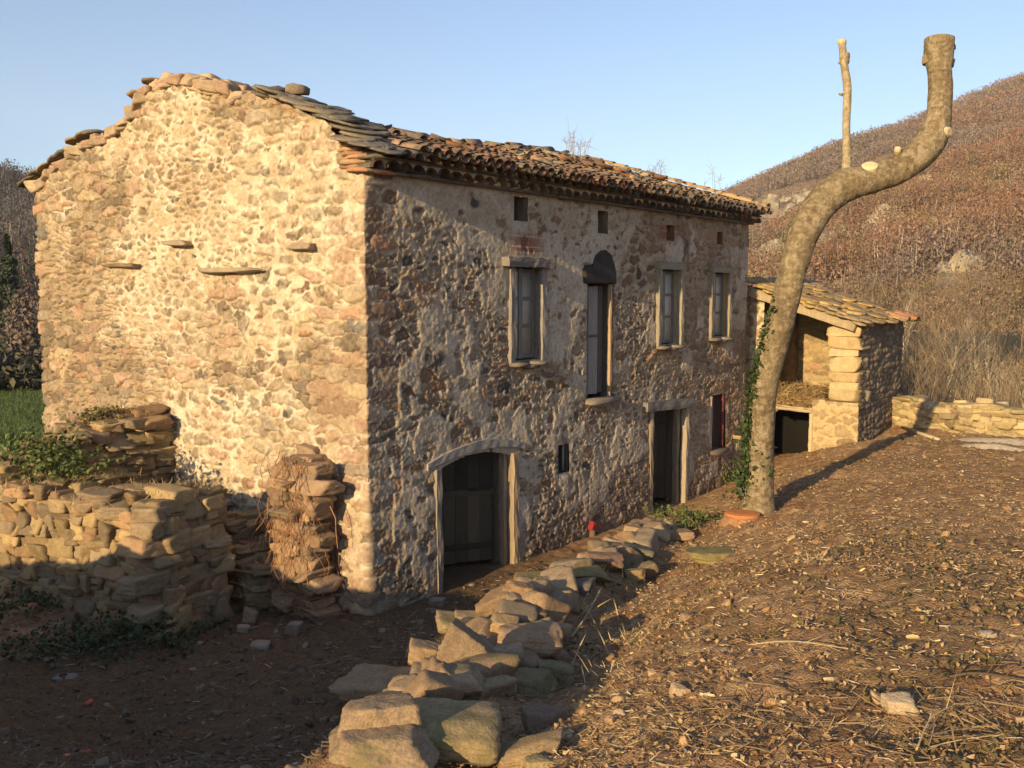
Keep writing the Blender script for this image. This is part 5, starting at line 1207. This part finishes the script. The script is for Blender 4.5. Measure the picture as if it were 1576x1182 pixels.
# ------------------------------------------------------------------ chips, twigs and leaves strewn over the upper ground
def litter(n, seed, region, L0, L1, wid, cols, name):
    rs = np.random.RandomState(seed); P_ = region(rs, n); n = len(P_); z = zg(P_[:, 0], P_[:, 1], True)
    yaw = rs.rand(n) * 2 * math.pi; yaw = np.where(rs.rand(n) < .55, HEAD - math.pi / 2 + .5 * rs.randn(n), yaw); pit = .22 * rs.randn(n)
    d = np.stack([np.cos(yaw) * np.cos(pit), np.sin(yaw) * np.cos(pit), np.sin(pit)], 1); L = (L0 + (L1 - L0) * rs.rand(n) ** 2.2)[:, None]; s = np.stack([-np.sin(yaw), np.cos(yaw), 0 * yaw], 1); u = np.cross(d, s); w = (wid * (.5 + rs.rand(n)))[:, None]
    C = np.stack([P_[:, 0], P_[:, 1], z + .012], 1); bend = s * L * .12 * rs.randn(n, 1)
    ring = []
    for (t, k, bb) in ((-1, .7, 0), (0, 1, 1), (1, .6, 0)):
        for (a, b) in ((-1, 0), (0, .8), (1, 0), (0, -.8)): ring.append(C + d * L * t * .5 + bend * bb + s * w * a * k + u * w * b * k)
    Q = np.stack(ring, 1).reshape(-1, 3); b = np.arange(n)[:, None] * 12; F = []
    for i in (0, 4):
        for k in range(4): F.append(np.concatenate([b + i + k, b + i + (k + 1) % 4, b + i + 4 + (k + 1) % 4, b + i + 4 + k], 1))
    F.append(np.concatenate([b + 3, b + 2, b + 1, b], 1)); F.append(np.concatenate([b + 8, b + 9, b + 10, b + 11], 1))
    i = (rs.rand(n) ** 1.5 * len(cols)).astype(int); c = np.array(cols)[np.minimum(i, len(cols) - 1)] * (.7 + .6 * rs.rand(n, 1))
    acc = Acc(); acc.add(Q, np.concatenate(F), np.repeat(c, 12, 0)); return tag(acc.build(name, M_TWIG, smooth=False), kind='stuff')
def reg_up(rs, n):
    d = 2.6 + 19 * rs.rand(n * 3) ** 1.35; a = np.radians(-6 + 38 * rs.rand(n * 3)); P_ = polar(a, d, np.zeros(n * 3)); x, y = P_[:, 0], P_[:, 1]
    return P_[(y < -1.0) & (x < 13.3) & (y < np.interp(x, HEAP[:, 0], HEAP[:, 1]) + .75 * (x > 3.5) - .1 - .3 * rs.rand(len(x))) & (fbm(x * .7, y * .7, 140) + .45 * rs.rand(len(x)) > .5)][:n]
def reg_yard(rs, n):
    d = 4.5 + 9 * rs.rand(n * 2); a = np.radians(-29 + 34 * rs.rand(n * 2)); P_ = polar(a, d, np.zeros(n * 2)); x, y = P_[:, 0], P_[:, 1]
    return P_[((y < -.15) | (x < -.2)) & (x < 10) & (y > np.interp(x, HEAP[:, 0], HEAP[:, 1]))][:n]
CH = [(.22, .135, .07), (.29, .19, .10), (.38, .27, .145), (.14, .09, .05), (.42, .31, .17), (.58, .46, .28)]
litter(20000, 1, reg_up, .012, .085, .0032, CH, 'wood_chips')
litter(1100, 2, reg_up, .06, .30, .0024, CH[:4], 'twigs')
litter(160, 5, reg_up, .03, .09, .012, [(.58, .46, .26), (.50, .38, .20)], 'wood_chips')
litter(3200, 3, reg_yard, .02, .14, .006, [(.17, .12, .075), (.22, .16, .10), (.13, .09, .06), (.30, .24, .16)], 'wood_chips')
def clods(n, seed, region, s0, s1, cols, name):
    rs = np.random.RandomState(seed); P_ = region(rs, n); acc = Acc(); z = zg(P_[:, 0], P_[:, 1], True)
    var = [rock((1, .85, .5), 2000 + k, 2, ang=8, rough=.12) for k in range(12)]
    for k in range(len(P_)):
        V, F = var[k % 12]; s = s0 + (s1 - s0) * rs.rand() ** 3; acc.add(V @ rotm(.4 * rs.randn(), .4 * rs.randn(), 6 * rs.rand()).T * s + (P_[k, 0], P_[k, 1], z[k] + s * .1), F, np.array(cols[int(rs.rand() * len(cols))]) * (.7 + .6 * rs.rand()))
    return tag(acc.build(name, M_ROCK), kind='stuff')
clods(1300, 7, reg_up, .012, .08, [(.30, .18, .09), (.35, .225, .12), (.38, .26, .15), (.24, .145, .075)], 'clods')
clods(1000, 8, reg_yard, .015, .09, [(.13, .088, .056), (.16, .11, .073), (.20, .15, .105), (.11, .075, .05)], 'clods')  # yard clods in the same shade-darkened soil tone
acc = Acc(); rs = np.random.RandomState(11); P_ = reg_up(rs, 9000); z = zg(P_[:, 0], P_[:, 1], True); leaves(acc, np.stack([P_[:, 0], P_[:, 1], z + .02], 1), .026, np.array((.20, .125, .065)), np.array((.42, .29, .15)), rs, .3)
P_ = reg_yard(rs, 2400); z = zg(P_[:, 0], P_[:, 1], True); leaves(acc, np.stack([P_[:, 0], P_[:, 1], z + .015], 1), .03, np.array((.10, .07, .04)), np.array((.2, .14, .08)), rs, .4)
P_ = reg_up(rs, 5000); P_ = P_[(P_[:, 0] < 2) & (fbm(P_[:, 0] * 1.3 + 4, P_[:, 1] * 1.3, 47) > .50)]; z = zg(P_[:, 0], P_[:, 1], True); leaves(acc, np.stack([P_[:, 0], P_[:, 1], z + .03], 1), .035, np.array((.05, .055, .02)), np.array((.15, .11, .05)), rs, .3)
tag(acc.build('fallen_leaves', M_TWIG, smooth=False), kind='stuff')
# low brash at the bottom right and the straw tufts by the heap
acc = Acc(); rs = np.random.RandomState(15)
for k in range(150):
    p, _ = on_ground(900 + 676 * rs.rand(), 1060 + 120 * rs.rand()); d = rs.randn(3) * np.array([1, 1, .22]); d /= np.linalg.norm(d); L = .05 + .17 * rs.rand() ** 2; q = p + np.array([0, 0, .015 + .03 * rs.rand()])
    Vt, Ft = tube(smooth_path(np.array([q - d * L, q + rs.randn(3) * .03, q + d * L]), 7), np.linspace(.0035, .0015, 7), 4); acc.add(Vt, Ft, mix((.15, .10, .06), (.36, .26, .14), np.array(rs.rand())))
tag(acc.build('brash', M_TWIG, smooth=False), kind='stuff')
acc = Acc()
for (px, py, n, h) in [(950, 975, 40, .08), (900, 955, 6, .22), (895, 1030, 6, .18), (932, 885, 4, .18), (1000, 990, 50, .07), (960, 1040, 40, .07), (1270, 870, 40, .10), (1245, 815, 20, .08)]:
    b, _ = on_ground(px, py); blades(acc, b + rs.randn(n, 3) * np.array([.12, .12, 0]), h, np.array((.34, .25, .13)), np.array((.55, .44, .26)), rs, .8)
tag(acc.build('straw_tufts', M_TWIG, smooth=False), kind='stuff')

# ------------------------------------------------------------------ loose things
b, _ = on_ground(1119, 738); acc = Acc(); beam(acc, b + (0, 0, -.1), b + (.02, .0, .98), .14, .13, (.36, .25, .12), 61, up=(1, 0, 0)); beam(acc, b + (-.02, .02, .93), b + (.04, -.28, .90), .09, .07, (.34, .24, .12), 62)
tag(acc.build('wooden_post', M_WOOD), 'short weathered wooden post standing by the far front corner of the farmhouse', 'post')
b = np.array(on_front(912, 791, -.12)); b[2] = float(zg(b[0], b[1])) + .16; acc = Acc(); V, F = rock((.13, .10, .09), 99, 3, ang=4, rough=.05); acc.add(V + b, F, np.array((.24, .028, .026)))
Vt, Ft = tube([b + (0, 0, .04), b + (.0, 0, .085)], [.045, .04], 12); acc.add(Vt, Ft, np.array((.3, .03, .03))); Vt, Ft = tube([b + (0, 0, -.05), b + (0, 0, -.22)], [.05, .06], 8); acc.add(Vt, Ft, np.array((.15, .1, .07)))
tag(acc.build('red_can', M_ROCK), 'small crushed red can lying at the wall foot between the two doorways', 'can')
for i, (px, py, lab) in enumerate([(137, 1087, 'scrap of faded red plastic highest in the dark yard'), (103, 1166, 'left hand scrap of faded red plastic by the bottom edge'), (131, 1166, 'right hand scrap of faded red plastic by the bottom edge')]):
    b, _ = on_ground(px, py); acc = Acc(); slab(acc, (0, 0, 0), .085, .05, .012, rotm(.2, .3 * (i - 1), i), (.50, .10, .06), 140 + i); o = acc.build('plastic_scrap', M_LEAF); o.location = (b[0], b[1], float(zg(b[0], b[1], True)) + .02); tag(o, lab, 'scrap')
b0, _ = on_ground(1388, 662); b1, _ = on_ground(1445, 680); acc = Acc(); Vt, Ft = tube([b0 + (0, 0, .06), (b0 + b1) / 2 + (0, 0, .05), b1 + (0, 0, .04)], [.03, .035, .03], 8); acc.add(Vt, Ft, np.array((.50, .40, .26))); tag(acc.build('wooden_pole', M_WOOD), 'pale wooden pole lying on the ground by the lean to corner', 'pole')
# spread of pale sawdust at the right edge
acc = Acc(); n = 30; V = [(0, 0, .07)]; C = [(.66, .56, .40)]
for r in (.4, .75, 1.0):
    for q in range(n):
        t = q * 2 * math.pi / n; j = 1 + .25 * (vn(math.cos(t) * 2 + 5, math.sin(t) * 2 + r * 3, 4) - .5); V.append((math.cos(t) * r * j * .45, math.sin(t) * r * j * 1.0, .07 * (1 - r) - .012 + .03 * hsh(q, int(r * 10), 8) * (1 - r))); C.append((.62, .52, .36))
T = [[0, 1 + k, 1 + (k + 1) % n] for k in range(n)]; F = [[1 + i * n + k, 1 + (i + 1) * n + k, 1 + (i + 1) * n + (k + 1) % n, 1 + i * n + (k + 1) % n] for i in range(2) for k in range(n)]
for i, (px, py, sc, lab) in enumerate([(1560, 684, 1.0, 'larger pale sawdust spread on the ground at the right edge'), (1530, 693, .6, 'smaller pale sawdust spread just in front of the larger one')]):
    b, _ = on_ground(px, py); a2 = Acc(); a2.add(np.array(V) * (sc, sc, 1), [np.array(F), np.array(T)], np.array(C)); o = a2.build('sawdust_pile', M_SOIL); o.location = (b[0], b[1], float(zg(b[0], b[1], True)) + .02); tag(o, lab, 'sawdust')
# broken branch ends by the boulder and on the right
for i, (pa, pb, r, lab) in enumerate([((880, 985), (925, 940), .012, 'pale split stick leaning on the right flank of the heap'), ((1150, 1000), (1305, 1012), .005, 'long thin pale stick lying across the chips on the right'), ((1410, 1165), (1470, 1100), .005, 'thin brown stick near the bottom right corner'), ((1440, 1056), (1576, 1062), .009, 'dark dead branch lying at the right edge of the trampled ground')]):
    a_, _ = on_ground(*pa); b_, _ = on_ground(*pb); acc = Acc(); mid = (a_ + b_) / 2 + np.array([.02, .03, .06]); Q = smooth_path(np.array([a_ + (0, 0, .03), mid, b_ + (0, 0, .05 + (.18 if i == 0 else 0))]), 12)
    Vt, Ft = tube(Q, np.linspace(r, r * .5, 12), 6); acc.add(Vt, Ft, np.array((.42, .32, .18) if i != 3 else (.10, .07, .045)))
    for s in range(4):
        e = Q[3 + 2 * s]; Vt, Ft = tube([e, e + (Q[4] - Q[3]) * 2.0 + np.random.RandomState(s + i).randn(3) * .05], [r * .5, r * .25], 5); acc.add(Vt, Ft, np.array((.38, .29, .16) if i != 3 else (.10, .07, .045)))
    tag(acc.build('fallen_stick', M_TWIG), lab, 'stick')

# ------------------------------------------------------------------ leafless trees and scrub beyond the yard
def bare_tree_mesh(seed, H, spread, col, name='trunk', lean=.1, cl=(.33, .27, .19), multi=1):
    rs = np.random.RandomState(seed); acc = Acc(); tw = Acc()
    def grow(p, d, L, r, lev):
        m = 5; pts = [p]; dd = d.copy()
        for k in range(m - 1):
            dd = dd + rs.randn(3) * .10 + np.array([0, 0, .04]); dd /= np.linalg.norm(dd); pts.append(pts[-1] + dd * L / (m - 1))
        Vt, Ft = tube(pts, np.linspace(r, r * .62, m), 5 if lev < 2 else 3); (acc if lev == 0 else tw).add(Vt, Ft, np.array(cl) * (.75 + .4 * rs.rand()) * (1 if lev < 2 else .85))
        if lev >= 4: return
        for k in range((4, 4, 4, 3)[lev]):
            t = .3 + .7 * rs.rand(); i = min(int(t * (m - 1)), m - 2); q = pts[i] + (pts[i + 1] - pts[i]) * (t * (m - 1) - i)
            a = rs.randn(3); a -= dd * (a @ dd); a /= np.linalg.norm(a); nd = dd * (1 - spread * .5) + a * spread; nd[2] += .15; nd /= np.linalg.norm(nd)
            grow(q, nd, L * (.5 + .25 * rs.rand()), r * .5, lev + 1)
    for q in range(multi):
        d = np.array([lean * rs.randn(), lean * rs.randn(), 1.0]); grow(np.array([.25 * rs.randn() * (multi > 1), .25 * rs.randn() * (multi > 1), -.4]), d / np.linalg.norm(d), H * .62, .018 * H ** .6, 0)
    return acc, tw
KIND = []
for s in range(5):
    acc, tw = bare_tree_mesh(60 + s, (5.2, 6.2, 4.4, 5.6, 4.0)[s], (.55, .45, .7, .5, .8)[s], None, cl=[(.46, .38, .25), (.40, .33, .22), (.32, .24, .15), (.50, .42, .29), (.28, .20, .12)][s], multi=(1, 2, 3, 1, 4)[s], lean=.12)
    root = empty('bare_tree', (0, 0, -60), 'x', 'tree'); t_ = acc.build('trunk', M_TWIG, None); t_.parent = root; c_ = tw.build('crown', M_TWIG, None, smooth=False); c_.parent = root; KIND.append(root)
BT = [(1398, 26, 1, 'slim pale leafless tree rising just right of the lean to roof corner'), (1425, 24, 0, 'pale thin leafless tree second to the right of the lean to'), (1447, 30, 3, 'tall whitish leafless tree behind the field wall where the trunk shadow crosses it'), (1462, 22, 2, 'brown many stemmed leafless bush behind the wall near the trunk shadow'),
      (1478, 34, 1, 'leafless double stemmed tree farther back, just right of the shadowed stretch of wall'), (1497, 24, 3, 'whitish leafless tree leaning above the top of the shadow on the wall'), (1512, 28, 0, 'pale straight leafless tree between the leaning one and the right edge scrub'), (1530, 20, 2, 'bushy brown leafless tree behind the wall above the sawdust'),
      (1545, 32, 3, 'distant whitish leafless tree behind the scrub near the right edge'), (1560, 23, 1, 'twin stemmed pale leafless tree next to the right edge'), (1574, 19, 4, 'dark spreading leafless bush cut by the right edge'), (1412, 34, 4, 'low dark leafless thicket between the lean to corner and the first pale trees'), (1385, 38, 3, 'distant pale leafless tree half hidden by the lean to corner'), (1590, 30, 0, 'pale leafless tree just beyond the right edge')]
used = set()
for i, (px, d, k, lab) in enumerate(BT):
    d = 27 + (d - 19) * 1.5; r_ = ray(px, 620); p = CAM + r_ * d; z = float(zg(p[0], p[1])); 
    if k not in used: root = KIND[k]; used.add(k)
    else:
        root = KIND[k].copy(); COL.objects.link(root)
        for ch in list(KIND[k].children): c2 = ch.copy(); COL.objects.link(c2); c2.parent = root
    root.location = (p[0], p[1], z); root.rotation_euler = (0, 0, i * 1.3); root.scale = (.8, .8, .72 + .25 * hsh(i, 2, 3)); tag(root, lab, 'tree', 'leafless trees beyond the field wall')
# scrub behind the wall: one tangled mass
rs = np.random.RandomState(71); acc = Acc(); n = 7500; d = 20 + 30 * rs.rand(n); a = np.radians(20 + 13 * rs.rand(n)); P_ = polar(a, d, np.zeros(n)); ok = P_[:, 0] > 14.6; P_ = P_[ok]; P_[:, 2] = zg(P_[:, 0], P_[:, 1]); n = len(P_)
blades(acc, P_, 1.35, np.array((.16, .115, .08)), np.array((.29, .215, .14)), rs, .22, .005)
P_ = np.repeat(P_, 2, 0); n = len(P_); P2 = P_ + rs.randn(n, 3) * np.array([.4, .4, .7]) + (0, 0, 1.6); blades(acc, P2, .8, np.array((.15, .105, .072)), np.array((.26, .19, .125)), rs, .8, .008)
for o_ in (acc,): tag(o_.build('scrub', M_TWIG, smooth=False), kind='stuff')
# left: hedge, dark trees and a conifer at the edge of the field
def bush(name, p, S, n, c0, c1, label, cat, seed, cone=False, group=None):
    rs = np.random.RandomState(seed); q = rs.randn(n, 3); q /= np.linalg.norm(q, axis=1)[:, None]; q *= (rs.rand(n, 1) ** .45) * (.75 + .5 * vn(q[:, 0] * 2 + seed, q[:, 1] * 2 + q[:, 2], seed))[:, None]
    if cone: t = rs.rand(n); an = rs.rand(n) * 6.28; rr = (1 - t) * (.5 + .5 * rs.rand(n)) * (.75 + .5 * np.abs(np.sin(t * 26))); q = np.stack([np.cos(an) * rr, np.sin(an) * rr, t * 2 - 1], 1)
    root = empty(name, p, label, cat, group); acc = Acc(); leaves(acc, q * np.array(S) + np.array(p) + (0, 0, S[2] * (1.0 if cone else .85)), .30, np.array(c0), np.array(c1), rs, .1); acc.build('crown', M_LEAF, root, smooth=False)
    acc = Acc(); Vt, Ft = tube([np.array(p) - (0, 0, .3), np.array(p) + (0, 0, S[2] * .9)], [.16, .07], 7); acc.add(Vt, Ft, np.array((.12, .09, .06))); acc.build('trunk', M_BARK, root); return root
for i, (px, d, S, n, c0, c1, lab, cone) in enumerate([
    (-8, 40, (2.6, 2.2, .95), 1500, (.045, .035, .03), (.08, .065, .045), 'dark bush at the far edge of the green field, cut by the left edge', False), (18, 41, (2.2, 2.0, .8), 1300, (.05, .045, .03), (.09, .075, .045), 'low dark bush in the middle of the hedge beyond the green field', False), (44, 40, (2.0, 2.0, .8), 1300, (.055, .055, .03), (.09, .085, .045), 'greenish bush beyond the green field, touching the house edge', False),
    (20, 58, (1.5, 1.5, 3.8), 1300, (.02, .035, .018), (.045, .06, .03), 'dark narrow conifer rising in front of the shaded left hillside', True), (48, 55, (1.4, 1.4, 2.4), 700, (.10, .07, .06), (.15, .11, .085), 'pale brownish leafless tree beside the house edge on the left', False), (4, 60, (2.2, 2.2, 2.6), 900, (.06, .045, .04), (.10, .075, .06), 'rounded brown tree left of the conifer before the shaded hillside', False)]):
    r_ = ray(px, 560); p = CAM + r_ * d; p[2] = float(zg(p[0], p[1])) - .1; bush(('hedge_bush', 'hedge_bush', 'hedge_bush', 'conifer', 'bare_tree', 'round_tree')[i], tuple(p), S, n, c0, c1, lab, ('bush', 'bush', 'bush', 'tree', 'tree', 'tree')[i], 400 + i, cone)

# ------------------------------------------------------------------ the air
hm = bpy.data.materials.new('haze'); hm.use_nodes = True; hn = hm.node_tree
for nd in list(hn.nodes):
    if nd.type == 'BSDF_PRINCIPLED': hn.nodes.remove(nd)
pv = hn.nodes.new('ShaderNodeVolumePrincipled'); pv.inputs['Color'].default_value = (.86, .90, .97, 1); pv.inputs['Density'].default_value = .00024; pv.inputs['Anisotropy'].default_value = .0
hn.links.new(pv.outputs[0], hn.nodes['Material Output'].inputs['Volume'])
acc = Acc(); box(acc, (-1750, -1750, -40), (1750, 1750, 330), (1, 1, 1)); hz_ = tag(acc.build('haze', hm, smooth=False), kind='stuff')
hz_.data.attributes.remove(hz_.data.attributes['Col'])
